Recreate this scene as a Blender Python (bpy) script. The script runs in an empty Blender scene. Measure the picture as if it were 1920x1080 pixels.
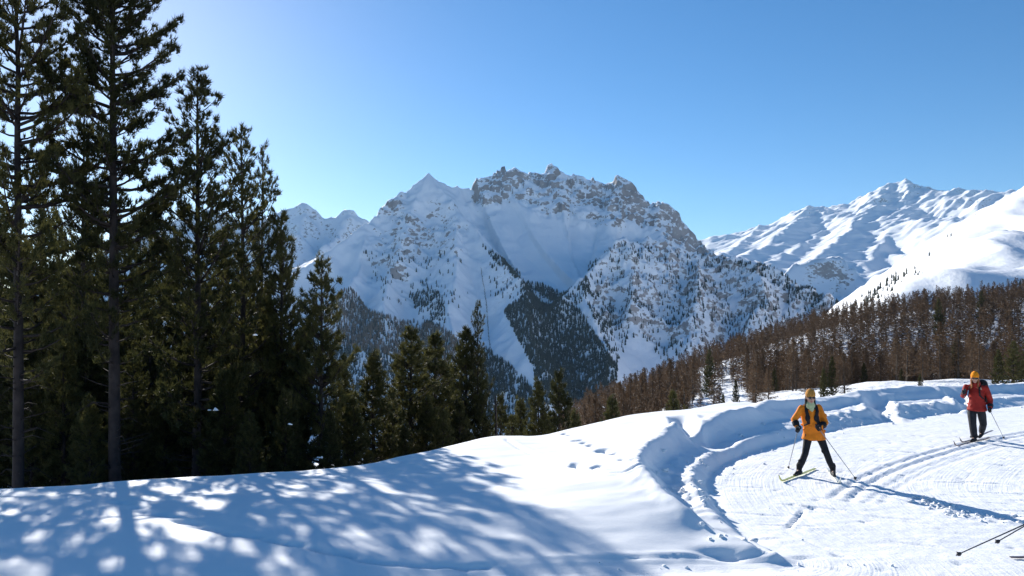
import bpy, bmesh, math, random
import numpy as np
from mathutils import Vector, Matrix

# ------------------------------------------------------------------ camera, sky, sun, exposure
scene = bpy.context.scene
COL = scene.collection
FPX, HOR, CAMZ = 1400.0, 612.0, 2.8          # focal length and horizon row in photograph pixels (1920 wide), eye height
cam_data = bpy.data.cameras.new('camera')
cam_data.sensor_width = 36.0
cam_data.lens = FPX / 1920 * 36
cam_data.shift_y = (HOR - 540) / 1920
cam_data.clip_start = 0.1
cam_data.clip_end = 60000
cam = bpy.data.objects.new('camera', cam_data)
COL.objects.link(cam)
cam.location = (0, 0, CAMZ)
cam.rotation_euler = (math.radians(90), 0, 0)
scene.camera = cam

SUN = Vector((-775, 1400, 630)).normalized()
SUN_EL = math.asin(SUN.z)
SUN_AZ = math.atan2(SUN.x, SUN.y)
world = bpy.data.worlds.new('World')
scene.world = world
world.use_nodes = True
nt = world.node_tree
nt.nodes.clear()
sky = nt.nodes.new('ShaderNodeTexSky')
sky.sky_type = 'NISHITA'
sky.sun_disc = False
sky.sun_elevation = SUN_EL
sky.sun_rotation = SUN_AZ
sky.altitude = 2200
sky.air_density = 1.0
sky.dust_density = 0.65
sky.ozone_density = 1.6
bg = nt.nodes.new('ShaderNodeBackground')
bg.inputs['Strength'].default_value = 0.083
wo = nt.nodes.new('ShaderNodeOutputWorld')
hsv = nt.nodes.new('ShaderNodeHueSaturation')          # the clear, deep blue of high-mountain air
hsv.inputs['Saturation'].default_value = 1.33
hsv.inputs['Hue'].default_value = 0.501
nt.links.new(sky.outputs[0], hsv.inputs['Color'])
nt.links.new(hsv.outputs[0], bg.inputs[0])
nt.links.new(bg.outputs[0], wo.inputs[0])

sun_data = bpy.data.lights.new('sun', 'SUN')
sun_data.energy = 5.0
sun_data.angle = math.radians(0.53)
sun_data.color = (1.0, 0.95, 0.87)
sun = bpy.data.objects.new('sun', sun_data)
COL.objects.link(sun)
sun.rotation_euler = SUN.to_track_quat('Z', 'Y').to_euler()

vs = scene.view_settings
vs.view_transform = 'Standard'
vs.look = 'None'
vs.gamma = 1.0
vs.use_curve_mapping = False
vs.exposure = 0.85
scene.cycles.use_denoising = True
scene.cycles.max_bounces = 6
scene.cycles.diffuse_bounces = 3
scene.cycles.glossy_bounces = 2
scene.cycles.transparent_max_bounces = 8
scene.cycles.volume_bounces = 0
scene.cycles.caustics_reflective = False
scene.cycles.caustics_refractive = False

random.seed(7)
RNG = np.random.default_rng(11)

# ------------------------------------------------------------------ maths helpers
def px3(px, py, Y):
    """point at depth Y that the camera sees at photograph pixel (px, py)"""
    return ((px - 960) / FPX * Y, Y, CAMZ + (HOR - py) / FPX * Y)

def topx(x, y, z):
    return 960 + x / y * FPX, HOR - (z - CAMZ) / y * FPX

_P = {}
def _perm(seed):
    if seed not in _P:
        r = np.random.default_rng(seed)
        a = r.random(4096) * 2 * np.pi
        _P[seed] = (np.cos(a), np.sin(a), r.permutation(4096))
    return _P[seed]

def perlin(x, y, seed=0):
    gx, gy, pm = _perm(seed)
    xi = np.floor(x).astype(np.int64); yi = np.floor(y).astype(np.int64)
    xf = x - xi; yf = y - yi
    u = xf * xf * xf * (xf * (xf * 6 - 15) + 10); v = yf * yf * yf * (yf * (yf * 6 - 15) + 10)
    def g(ix, iy, dx, dy):
        h = pm[(pm[ix & 4095] + iy) & 4095]
        return gx[h] * dx + gy[h] * dy
    a = g(xi, yi, xf, yf); b = g(xi + 1, yi, xf - 1, yf)
    c = g(xi, yi + 1, xf, yf - 1); d = g(xi + 1, yi + 1, xf - 1, yf - 1)
    return 1.4 * ((a + (b - a) * u) * (1 - v) + (c + (d - c) * u) * v)

def fbm(x, y, octs=4, seed=0, gain=0.5):
    s = 0; a = 1.0
    for o in range(octs):
        s = s + a * perlin(x * 2 ** o + 17.3 * o, y * 2 ** o + 9.1 * o, seed + o); a *= gain
    return s

def ridged(x, y, octs=4, seed=0, gain=0.55):
    s = 0; a = 1.0; w = 1.0
    for o in range(octs):
        n = 1 - np.abs(perlin(x * 2 ** o + 5.2 * o, y * 2 ** o + 1.7 * o, seed + o)); n = n * n * w
        s = s + a * n; w = np.clip(n * 1.6, 0, 1); a *= gain
    return s

def sstep(t):
    t = np.clip(t, 0, 1); return t * t * (3 - 2 * t)

class RBF:
    """thin plate surface through scattered heights"""
    def __init__(self, pts, scale=1.0, smooth=0.0):
        p = np.array(pts, float); self.s = scale
        self.c = p[:, :2] / scale
        n = len(p); K = self.k(self.c, self.c) + np.eye(n) * smooth
        Q = np.c_[np.ones(n), self.c]
        A = np.block([[K, Q], [Q.T, np.zeros((3, 3))]])
        sol = np.linalg.solve(A, np.r_[p[:, 2], 0, 0, 0])
        self.w, self.q = sol[:n], sol[n:]
    def k(self, a, b):
        d2 = ((a[:, None, :] - b[None, :, :]) ** 2).sum(-1)
        return 0.5 * d2 * np.log(d2 + 1e-12)
    def __call__(self, x, y):
        x = np.asarray(x, float); shp = x.shape
        P = np.c_[x.ravel(), np.asarray(y, float).ravel()] / self.s
        out = np.empty(len(P))
        for i in range(0, len(P), 40000):
            q = P[i:i + 40000]
            out[i:i + 40000] = self.k(q, self.c) @ self.w + self.q[0] + q @ self.q[1:]
        return out.reshape(shp)

def polydist(x, y, pts):
    """distance to a polyline, and the fraction (segment index + t) of the closest point"""
    best = np.full(np.shape(x), 1e18); par = np.zeros(np.shape(x))
    for i in range(len(pts) - 1):
        ax, ay = pts[i][:2]; bx, by = pts[i + 1][:2]
        dx, dy = bx - ax, by - ay
        t = np.clip(((x - ax) * dx + (y - ay) * dy) / (dx * dx + dy * dy + 1e-12), 0, 1)
        d = (x - ax - t * dx) ** 2 + (y - ay - t * dy) ** 2
        m = d < best
        best = np.where(m, d, best); par = np.where(m, i + t, par)
    return np.sqrt(best), par

def inpoly(x, y, poly):
    ins = np.zeros(np.shape(x), bool)
    n = len(poly)
    for i in range(n):
        x0, y0 = poly[i]; x1, y1 = poly[(i + 1) % n]
        if y0 == y1: continue
        c = ((y0 > y) != (y1 > y)) & (x < (x1 - x0) * (y - y0) / (y1 - y0) + x0)
        ins ^= c
    return ins

def chaikin(p, n=2):
    p = [tuple(map(float, q)) for q in p]
    for _ in range(n):
        o = [p[0]]
        for a, b in zip(p[:-1], p[1:]):
            o.append(tuple(.75 * u + .25 * v for u, v in zip(a, b)))
            o.append(tuple(.25 * u + .75 * v for u, v in zip(a, b)))
        o.append(p[-1]); p = o
    return p

# ------------------------------------------------------------------ object helpers
def tag(o, label=None, cat=None, group=None, kind=None):
    if label: o['label'] = label
    if cat: o['category'] = cat
    if group: o['group'] = group
    if kind: o['kind'] = kind
    return o

def link(name, data, parent=None, loc=None):
    o = bpy.data.objects.new(name, data)
    COL.objects.link(o)
    if parent: o.parent = parent
    if loc is not None: o.location = loc
    return o

def np_mesh(name, V, F, mat=None, smooth=True, attrs=None, mats=None, fmat=None):
    """mesh from numpy arrays; F is (n,3) or (n,4) or a list of such arrays"""
    me = bpy.data.meshes.new(name)
    Fs = F if isinstance(F, list) else [F]
    Fs = [np.asarray(f, np.int32) for f in Fs if len(f)]
    V = np.asarray(V, np.float32)
    nl = sum(f.size for f in Fs); nf = sum(len(f) for f in Fs)
    me.vertices.add(len(V)); me.vertices.foreach_set('co', V.ravel())
    me.loops.add(nl); me.loops.foreach_set('vertex_index', np.concatenate([f.ravel() for f in Fs]))
    me.polygons.add(nf)
    tot = np.concatenate([np.full(len(f), f.shape[1], np.int32) for f in Fs])
    st = np.zeros(nf, np.int32); st[1:] = np.cumsum(tot)[:-1]
    me.polygons.foreach_set('loop_start', st)
    try: me.polygons.foreach_set('loop_total', tot)
    except Exception: pass
    me.polygons.foreach_set('use_smooth', np.full(nf, smooth, bool))
    for k, v in (attrs or {}).items():
        a = me.attributes.new(k, 'FLOAT', 'POINT'); a.data.foreach_set('value', np.asarray(v, np.float32).ravel())
    for m in (mats or ([mat] if mat else [])): me.materials.append(m)
    if fmat is not None: me.polygons.foreach_set('material_index', np.asarray(fmat, np.int32))
    me.update(calc_edges=True)
    me.validate()
    return me

def grid_faces(nx, ny):
    i = np.arange(nx * ny).reshape(ny, nx)
    return np.stack([i[:-1, :-1], i[:-1, 1:], i[1:, 1:], i[1:, :-1]], -1).reshape(-1, 4)

class Geo:
    """collects triangles and quads"""
    def __init__(self): self.v = []; self.t = []; self.q = []; self.n = 0
    def add(self, V, T=None, Q=None):
        V = np.asarray(V, float)
        if T is not None and len(T): self.t.append(np.asarray(T) + self.n)
        if Q is not None and len(Q): self.q.append(np.asarray(Q) + self.n)
        self.v.append(V); self.n += len(V)
    def mesh(self, name, mat, smooth=True):
        F = []
        if self.t: F.append(np.concatenate(self.t))
        if self.q: F.append(np.concatenate(self.q))
        return np_mesh(name, np.concatenate(self.v), F, mat, smooth)
    def tube(self, P, R, n=8, cap=True, flat=None, round=1.0):
        """lofted tube along points P with radii R (a number or (ra, rb)), rounded ends"""
        P = [np.array(p, float) for p in P]
        m = len(P)
        rings = []; prev = None
        for i in range(m):
            t = P[min(i + 1, m - 1)] - P[max(i - 1, 0)]
            t = t / (np.linalg.norm(t) + 1e-9)
            if prev is None:
                u = np.cross(t, flat if flat is not None else ((0, 1, 0) if abs(t[1]) < .9 else (1, 0, 0)))
            else:
                u = prev - t * np.dot(prev, t)
            u = u / (np.linalg.norm(u) + 1e-9); w = np.cross(t, u); prev = u
            r = R[i] if not np.isscalar(R) else R
            ra, rb = (r, r) if np.isscalar(r) else r
            rings.append((P[i], t, u, w, ra, rb))
        full = []
        def ring(c, u, w, ra, rb):
            a = np.arange(n) * 2 * np.pi / n
            full.append(c + np.outer(np.cos(a) * ra, u) + np.outer(np.sin(a) * rb, w))
        if cap:
            c, t, u, w, ra, rb = rings[0]; rr = min(ra, rb) * round
            for k in (.25, .7): ring(c - t * rr * math.cos(math.asin(k)), u, w, ra * k, rb * k)
        for c, t, u, w, ra, rb in rings: ring(c, u, w, ra, rb)
        if cap:
            c, t, u, w, ra, rb = rings[-1]; rr = min(ra, rb) * round
            for k in (.7, .25): ring(c + t * rr * math.cos(math.asin(k)), u, w, ra * k, rb * k)
        V = np.concatenate(full); k = len(full)
        i = np.arange(k * n).reshape(k, n)
        Q = np.stack([i[:-1], np.roll(i[:-1], -1, 1), np.roll(i[1:], -1, 1), i[1:]], -1).reshape(-1, 4)
        T = [(0, b + 1, b) for b in range(1, n - 1)] + [((k - 1) * n, (k - 1) * n + b, (k - 1) * n + b + 1) for b in range(1, n - 1)]
        self.add(V, T, Q)
    def ball(self, c, r, n=10, m=7, rot=None):
        c = np.array(c, float); r = np.array(r if not np.isscalar(r) else (r, r, r), float)
        V = [(0, 0, -1)]
        for j in range(1, m):
            f = math.pi * j / m
            for i in range(n):
                a = 2 * math.pi * i / n
                V.append((math.sin(f) * math.cos(a), math.sin(f) * math.sin(a), -math.cos(f)))
        V.append((0, 0, 1)); V = np.array(V) * r
        if rot is not None: V = V @ np.array(rot).T
        T = [(0, 1 + (i + 1) % n, 1 + i) for i in range(n)]
        Q = [(1 + j * n + i, 1 + j * n + (i + 1) % n, 1 + (j + 1) * n + (i + 1) % n, 1 + (j + 1) * n + i) for j in range(m - 2) for i in range(n)]
        L = 1 + (m - 2) * n; e = L + n
        T += [(e, L + i, L + (i + 1) % n) for i in range(n)]
        self.add(V + c, T, Q)
    def box(self, c, s, rot=None):
        V = np.array([(x, y, z) for z in (-.5, .5) for y in (-.5, .5) for x in (-.5, .5)]) * np.array(s)
        if rot is not None: V = V @ np.array(rot).T
        self.add(V + np.array(c), None, [(0, 2, 3, 1), (4, 5, 7, 6), (0, 1, 5, 4), (2, 6, 7, 3), (0, 4, 6, 2), (1, 3, 7, 5)])

# ------------------------------------------------------------------ materials
def mat(name):
    m = bpy.data.materials.new(name); m.use_nodes = True
    n = m.node_tree.nodes; b = n['Principled BSDF']
    return m, n, m.node_tree.links, b

def noise_node(n, l, scale, detail=4, vec=None, rough=.55):
    t = n.new('ShaderNodeTexNoise'); t.inputs['Scale'].default_value = scale
    t.inputs['Detail'].default_value = detail; t.inputs['Roughness'].default_value = rough
    if vec is not None: l.new(vec, t.inputs['Vector'])
    return t

def ramp(n, l, src, stops):
    r = n.new('ShaderNodeValToRGB'); e = r.color_ramp.elements
    e[0].position, e[0].color = stops[0][0], (*stops[0][1], 1)
    e[1].position, e[1].color = stops[-1][0], (*stops[-1][1], 1)
    for p, c in stops[1:-1]:
        k = e.new(p); k.color = (*c, 1)
    l.new(src, r.inputs[0]); return r

def math_node(n, l, op, a, b=None, c=None):
    m = n.new('ShaderNodeMath'); m.operation = op
    for i, v in enumerate((a, b, c)):
        if v is None: continue
        if isinstance(v, (int, float)): m.inputs[i].default_value = v
        else: l.new(v, m.inputs[i])
    return m.outputs[0]

def mottled(name, c1, c2, scale=8, rough=.8, bump=0.0, spec=.3, coords='Object'):
    m, n, l, b = mat(name)
    tc = n.new('ShaderNodeTexCoord')
    t = noise_node(n, l, scale, 4, tc.outputs[coords])
    r = ramp(n, l, t.outputs[0], [(.32, c1), (.68, c2)])
    l.new(r.outputs[0], b.inputs['Base Color'])
    b.inputs['Roughness'].default_value = rough
    b.inputs['Specular IOR Level'].default_value = spec
    if bump:
        bp = n.new('ShaderNodeBump'); bp.inputs['Strength'].default_value = bump; bp.inputs['Distance'].default_value = .02
        l.new(t.outputs[0], bp.inputs['Height']); l.new(bp.outputs[0], b.inputs['Normal'])
    return m

def snow_ground_material():
    m, n, l, b = mat('piste_snow')
    geo = n.new('ShaderNodeNewGeometry')
    gr = n.new('ShaderNodeAttribute'); gr.attribute_name = 'groomed'
    di = n.new('ShaderNodeAttribute'); di.attribute_name = 'lane'
    big = noise_node(n, l, .35, 3, geo.outputs['Position'])
    col = ramp(n, l, big.outputs[0], [(.3, (.86, .875, .90)), (.7, (.90, .905, .91))])
    l.new(col.outputs[0], b.inputs['Base Color'])
    b.inputs['Roughness'].default_value = .75
    b.inputs['Specular IOR Level'].default_value = .18
    # fine relief: crystals everywhere, combed lines and scratches where groomed
    fine = noise_node(n, l, 26, 5, geo.outputs['Position'], .65)
    soft = noise_node(n, l, 2.2, 3, geo.outputs['Position'])
    mp = n.new('ShaderNodeCombineXYZ')
    l.new(math_node(n, l, 'MULTIPLY', di.outputs['Fac'], 24.0), mp.inputs[0])
    pos = n.new('ShaderNodeSeparateXYZ'); l.new(geo.outputs['Position'], pos.inputs[0])
    l.new(math_node(n, l, 'MULTIPLY', pos.outputs[1], .8), mp.inputs[1])
    l.new(math_node(n, l, 'MULTIPLY', pos.outputs[0], .5), mp.inputs[2])
    lines = noise_node(n, l, 1.0, 3, mp.outputs[0], .6)
    h1 = math_node(n, l, 'MULTIPLY', fine.outputs[0], math_node(n, l, 'MULTIPLY_ADD', gr.outputs['Fac'], .011, .004))
    h2 = math_node(n, l, 'MULTIPLY', lines.outputs[0], math_node(n, l, 'MULTIPLY', gr.outputs['Fac'], .019))
    h3 = math_node(n, l, 'MULTIPLY', soft.outputs[0], .010)
    hs = math_node(n, l, 'ADD', math_node(n, l, 'ADD', h1, h2), h3)
    bp = n.new('ShaderNodeBump'); bp.inputs['Strength'].default_value = .55; bp.inputs['Distance'].default_value = 1.0
    l.new(hs, bp.inputs['Height']); l.new(bp.outputs[0], b.inputs['Normal'])
    return m

def mountain_material(name, rock1, rock2, fine=.06):
    """snow with bare rock where the attribute 'rock' says the face is too steep to hold snow"""
    m, n, l, b = mat(name)
    geo = n.new('ShaderNodeNewGeometry')
    at = n.new('ShaderNodeAttribute'); at.attribute_name = 'rock'
    mp = n.new('ShaderNodeMapping'); mp.inputs['Scale'].default_value = (1, .6, 1.5); l.new(geo.outputs['Position'], mp.inputs[0])
    n1 = noise_node(n, l, fine, 6, mp.outputs[0], .68)
    n2 = noise_node(n, l, fine * .25, 4, geo.outputs['Position'])
    s = math_node(n, l, 'ADD', at.outputs['Fac'], math_node(n, l, 'MULTIPLY_ADD', n1.outputs[0], 1.7, -.85))
    fac = ramp(n, l, s, [(.46, (0, 0, 0)), (.56, (1, 1, 1))])
    rk = ramp(n, l, n2.outputs[0], [(.3, rock1), (.7, rock2)])
    mix = n.new('ShaderNodeMix'); mix.data_type = 'RGBA'
    l.new(fac.outputs[0], mix.inputs['Factor'])
    mix.inputs['A'].default_value = (.87, .885, .91, 1)
    l.new(rk.outputs[0], mix.inputs['B'])
    l.new(mix.outputs['Result'], b.inputs['Base Color'])
    b.inputs['Roughness'].default_value = .85
    b.inputs['Specular IOR Level'].default_value = .1
    bp = n.new('ShaderNodeBump'); bp.inputs['Strength'].default_value = .35; bp.inputs['Distance'].default_value = 6
    l.new(n1.outputs[0], bp.inputs['Height']); l.new(bp.outputs[0], b.inputs['Normal'])
    return m

# ------------------------------------------------------------------ the snowfield round the camera
CREST = [(0, 920, 13), (150, 909, 13.3), (400, 895, 14), (560, 885, 14.8), (700, 869, 15.5), (800, 849, 16.3), (880, 828, 17),
         (935, 817, 17.5), (1000, 818, 18.2), (1080, 801, 19), (1180, 780, 20), (1280, 770, 21), (1380, 755, 22),
         (1440, 757, 22.7), (1560, 745, 24), (1640, 735, 25.8), (1700, 728, 27.5), (1800, 722, 30), (1920, 717, 33), (2100, 712, 37)]
CR = np.array([px3(*c) for c in CREST])
FLOOR = [(-30, 6.3), (-9, 7.3), (-4, 8.0), (-2.18, 8.40), (-.37, 8.56), (1.5, 8.76), (2.78, 8.85), (3.3, 8.85), (3.22, 9.3), (3.08, 10.1),
         (3.16, 11.6), (3.42, 13.1), (4.0, 14.7), (5.2, 16.5), (7.2, 18.7), (9.5, 20.85), (12, 22.7), (14.7, 24.5), (18.2, 26.5), (26, 30.5), (60, 46)]
FLOORC = chaikin(FLOOR, 2)
FLOORPOLY = FLOORC + [(60, -60), (-30, -60)]
ZP = [(float(c[0]), float(c[1]), float(c[2])) for c in CR] + [
    (-12, 7, .03), (-9, 8.5, .03), (-4, 8.6, .035), (-4, 11, .06), (-7, 11, .02), (0, 9.0, .05), (0, 12, .20), (1.0, 14.5, .27), (-2, 13, .06),
    (2.5, 9.1, .09), (2.4, 10.2, .34), (2.3, 11.5, .50), (2.5, 12.8, .56), (3.4, 14.4, .58), (4.5, 17.0, .60), (5.4, 18.2, .62),
    (7.0, 20.4, .60), (9.0, 22.0, .60), (11.5, 24.0, .60), (14.4, 26.2, .58), (18, 28.6, .50), (22, 31, .42), (30, 36, .4)]
ZPF = RBF(ZP, 5.0, .002)

def Ycrest(x): return np.interp(x, CR[:, 0], CR[:, 1])

MID = [(-9, 20, -2.4), (-40, 20, -1.5), (-20, 20, -2.3), (0, 24.5, -2.3), (6, 29, -2.4), (12, 32, -2.2), (25, 42, -2.0), (45, 52, -1.5), (-27, 40, -5.5), (-60, 60, -9),
       (-10, 40, -8.0), (0, 40, -8), (20, 60, -8), (0, 60, -15), (0, 120, -32), (30, 120, -22), (-60, 150, -40), (60, 90, -6.5), (90, 130, -8), (56, 150, -14), (120, 160, -10),
       (51, 200, -17.5), (34, 250, -30), (78, 250, -23), (120, 250, -19), (170, 250, -15), (240, 260, -8), (10, 250, -48),
       (154, 400, -5), (268, 400, 11), (83, 400, -28), (40, 400, -46), (360, 420, 24), (206, 460, 5), (150, 520, -28), (403, 600, 22), (260, 600, -6), (160, 650, -55),
       (0, 350, -75), (0, 600, -120), (-200, 200, -60), (-300, 600, -120), (-100, 900, -160), (200, 900, -100), (450, 800, 40), (650, 650, 60), (600, 400, 50), (300, 200, 0), (200, 80, -2)]
MIDF = RBF(MID, 100.0, .0005)

def Zbase(x, y):
    """shape of the ground without small marks"""
    x = np.asarray(x, float); y = np.asarray(y, float)
    yc = Ycrest(x)
    d, _ = polydist(x, y, FLOORC)
    sd = np.where(inpoly(x, y, FLOORPOLY), -d, d)
    zp = ZPF(np.clip(x, -12, 28), np.clip(np.minimum(y, yc), 6.5, 40))
    zp = zp + .035 * fbm(x * .35, y * .35, 2, 40) * sstep((sd - .3) / 2)
    w = .22 + (1.1 + 1.3 * sstep((x - 5) / 5)) * np.clip((zp - .1) / .45, 0, 1)
    w = w + .12 * perlin(x * .7, y * .7, 61) * np.clip((zp - .2) / .3, 0, 1)
    t = np.clip(sd / w, 0, 1)
    S = .34 * sstep(t / .26) + .06 * t + .60 * sstep((t - .55) / .45)
    lip = .07 * np.exp(-((sd - w * 1.02) / .22) ** 2) * np.clip((zp - .15) / .3, 0, 1)
    z = zp * S + lip
    dc = y - yc
    fall = np.where(dc > 0, .52 * dc * dc / (np.abs(dc) + 1.3), 0)
    z = z - fall
    k = sstep((dc - 2.5) / 6)
    far = (k > 0)
    if np.any(far):
        mm = np.zeros_like(z); mm[far] = MIDF(x[far], y[far])
        z = np.where(far, z * (1 - k) + np.minimum(mm, z + 2) * k, z)
        z = np.where(dc > 9, np.where(far, mm, z), z)
    return z, sd, w, dc

def gnd(px, py):
    """point of the snow seen at a photograph pixel"""
    lo, hi = 5.0, 45.0
    ys = np.linspace(lo, hi, 1600)
    xs = (px - 960) / FPX * ys; zr = CAMZ + (HOR - py) / FPX * ys
    z = Zbase(xs, ys)[0]
    i = np.argmax(z >= zr)
    return float(xs[i]), float(ys[i]), float(z[i])

LANE = [(5.2, 12.0), (5.75, 12.75), (6.4, 13.6), (7.5, 14.8), (9.0, 16.2), (10.6, 17.55), (12.2, 18.75), (14.5, 20.2), (18, 22.2), (26, 26)]
LANEC = chaikin(LANE, 2)

def groove(z, x, y, pts, width, depth, rough=0.0, seed=3, ends=.25):
    d, p = polydist(x, y, pts)
    m = d < width * 4
    n = len(pts) - 1
    fade = sstep(np.minimum(p, n - p) / (n * ends + 1e-6))
    prof = -np.exp(-(d / width) ** 2) + .35 * np.exp(-((d - width * 1.9) / (width * .6)) ** 2)
    if rough: prof = prof * (1 + rough * perlin(x / width * .45, y / width * .45, seed))
    return z + np.where(m, prof * depth * fade, 0)

def dent(z, x, y, c, rx, ry, depth, ang=0.0):
    ca, sa = math.cos(ang), math.sin(ang)
    u = ((x - c[0]) * ca + (y - c[1]) * sa) / rx; v = (-(x - c[0]) * sa + (y - c[1]) * ca) / ry
    return z - depth * np.exp(-(u * u + v * v))

def spaced(stops):
    out = [stops[0][0]]
    for (a, s0), (b, s1) in zip(stops[:-1], stops[1:]):
        p = a
        while p < b - 1e-6:
            p += s0 + (s1 - s0) * (p - a) / (b - a); out.append(min(p, b))
    return np.unique(np.round(out, 5))

def build_near_snow():
    xs = spaced([(-16, .2), (-9, .085), (-2, .065), (2, .042), (13, .052), (18, .1), (30, .25)])
    ys = spaced([(2, .25), (7.2, .045), (12, .045), (18, .06), (25, .11), (34, .2), (44, .3)])
    X, Y = np.meshgrid(xs, ys)
    z, sd, w, dc = Zbase(X, Y)
    on_floor = sstep(-sd / .25)
    bank = sstep(sd / .1) * (1 - sstep((sd - w * 1.1) / .5))
    back = sstep((X - 1) / 2) * sstep((Y - 9.6) / 1.5)
    # gentle wind-packed waves off the piste, rougher trampled floor
    z = z + .020 * fbm(X * .6 + .2 * Y, Y * 1.3, 3, 50) * (1 - on_floor) * (1 - sstep((dc - 1) / 4))
    z = z + on_floor * (.010 * fbm(X * 1.2, Y * 1.2, 3, 52) + .006 * fbm(X * 7, Y * 7, 2, 55))
    # ploughed bank: ledges that follow the piste, crumbled blocks
    z = z + bank * back * (.026 * np.sin(sd * 10 + 1.5 * perlin(X * .5, Y * .5, 56)) + .018 * fbm(X * 2.2, Y * 2.2, 2, 57))
    z = z + bank * back * .012 * fbm(X * 8, Y * 8, 2, 66)
    blocks = np.clip(ridged(X * 2.2, Y * 2.2, 2, 58) - .75, 0, 1)
    zone = np.exp(-((X - 2.9) / .75) ** 2 - ((Y - 12.2) / 1.6) ** 2) + .8 * np.exp(-((X - 10.6) / 2.6) ** 2) * np.exp(-((sd - .55) / .45) ** 2) \
        + .45 * sstep((X - 12) / 2) * np.exp(-((sd - .6) / .3) ** 2)
    z = z + .13 * blocks * np.clip(zone, 0, 1) * sstep((sd + .1) / .2)
    z = z - .16 * np.exp(-((X - 2.75) / .35) ** 2 - ((Y - 12.6) / .9) ** 2)
    # trampled front edge along the bottom of the view
    edge = np.exp(-((sd - .12) / .16) ** 2) * (Y < 9.05) * sstep((X + 2.6) / 2) * sstep((3.9 - X) / .5)
    z = z + edge * (.02 + .014 * fbm(X * 3, Y * 3, 3, 59))
    z = z - .02 * np.exp(-((sd + .22) / .16) ** 2) * (Y < 9.05) * sstep((X + 4.5) / 2) * sstep((4.6 - X) / .8)
    G = lambda *a: gnd(*a)[:2]
    # hollow and slot on the bank top, cuts through the far bank
    z = dent(z, X, Y, G(1318, 797), .55, .95, .30)
    z = groove(z, X, Y, [G(1272, 778), G(1292, 802), G(1312, 824)], .20, .20, .1, ends=.15)
    z = dent(z, X, Y, G(1356, 1036), .28, .13, .11, -.25)
    z = dent(z, X, Y, G(1330, 985), .6, .35, .07, .5)
    z = groove(z, X, Y, [G(1640, 737), G(1650, 762), G(1658, 792)], .26, .20, .15, ends=.2)
    z = groove(z, X, Y, [G(1772, 727), G(1795, 745), G(1822, 772)], .20, .20, .25, ends=.1)
    z = groove(z, X, Y, [G(1866, 722), G(1890, 735)], .18, .14, .5, ends=.1)
    z = groove(z, X, Y, [G(1785, 760), G(1775, 775)], .22, .16, .6)
    # one old ski line over the open slope, animal prints
    z = groove(z, X, Y, chaikin([G(946, 822), G(980, 842), G(1040, 866), G(1090, 877), G(1150, 893), G(1240, 905)], 1), .055, .045, ends=.05)
    for q in [(1058, 814), (1066, 817), (1076, 827), (1088, 826), (1094, 830), (1106, 835), (1124, 846), (1134, 845), (1140, 848), (1151, 851), (1168, 861), (1178, 859), (1184, 862), (1208, 870), (1218, 869), (1224, 872), (1075, 871), (1080, 872), (1116, 876), (1122, 875)]:
        c = gnd(*q); z = dent(z, X, Y, c, .055, .10, .09, .2); z = dent(z, X, Y, (c[0], c[1] + .2), .07, .08, -.02)
    line = [(215, 940), (250, 950), (290, 962), (330, 974), (380, 988), (430, 1000), (500, 1012), (560, 1022), (620, 1036), (690, 1052), (760, 1060), (850, 1064), (920, 1066)]
    r = np.random.default_rng(5)
    for a, b in zip(line[:-1], line[1:]):
        for k in range(4):
            u = (k + r.random() * .4) / 4
            c = gnd(a[0] + (b[0] - a[0]) * u, a[1] + (b[1] - a[1]) * u + r.uniform(-3, 3))
            z = dent(z, X, Y, c, .10, .05, .055, -.4)
    # classic ski tracks, skate scratches and pole pricks on the piste
    d, p = polydist(X, Y, LANEC)
    nrm = np.sign((Y - np.interp(X, [q[0] for q in LANEC], [q[1] for q in LANEC])))
    off = d * nrm
    fade = sstep(p / 4) * on_floor
    for o, wd, dp in ((.10, .05, .026), (-.16, .05, .027), (-.46, .05, .014), (-.62, .06, .014)):
        z = z - fade * dp * np.exp(-((off - o) / wd) ** 2) + fade * dp * .35 * np.exp(-((off - o - .13) / .05) ** 2)
    for _ in range(110):
        cx, cy = r.uniform(3.4, 13), r.uniform(7.5, 17)
        a = r.normal(2.4, .35); L = r.uniform(.4, 1.4)
        z = groove(z, X, Y, [(cx, cy), (cx + math.cos(a) * L, cy + math.sin(a) * L)], .035, .016 * on_floor, ends=.1)
    for _ in range(170):
        cx, cy = r.uniform(3.6, 15), r.uniform(7.5, 20)
        z = dent(z, X, Y, (cx, cy), .045, .05, .03 * on_floor)
    z = groove(z, X, Y, [G(1472, 996), G(1490, 978), G(1510, 952)], .03, .03, ends=.2)
    z = dent(z, X, Y, G(1523, 953), .05, .09, .05)
    # kicked-up strip of lumps at the right
    st = polydist(X, Y, [G(1735, 938), G(1790, 962), G(1850, 975), G(1915, 974)])[0]
    z = z + np.exp(-(st / .22) ** 2) * (.05 * np.clip(fbm(X * 6, Y * 6, 2, 71) + .2, 0, 2))
    # rim tucked under the wider ground sheet
    z[0, :] -= 1; z[-1, :] -= 1; z[:, 0] -= 1; z[:, -1] -= 1
    V = np.stack([X, Y, z], -1).reshape(-1, 3)
    me = np_mesh('snow_ground', V, grid_faces(len(xs), len(ys)), snow_ground_material(), True,
                 {'groomed': (on_floor * .9 + .25 * bank * back).ravel(), 'lane': np.where(sd < 0, sd, sd * .7).ravel()})
    return tag(link('snow_ground', me), kind='structure'), (xs, ys, z)

near_snow, (NX, NY, NZ) = build_near_snow()

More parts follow.
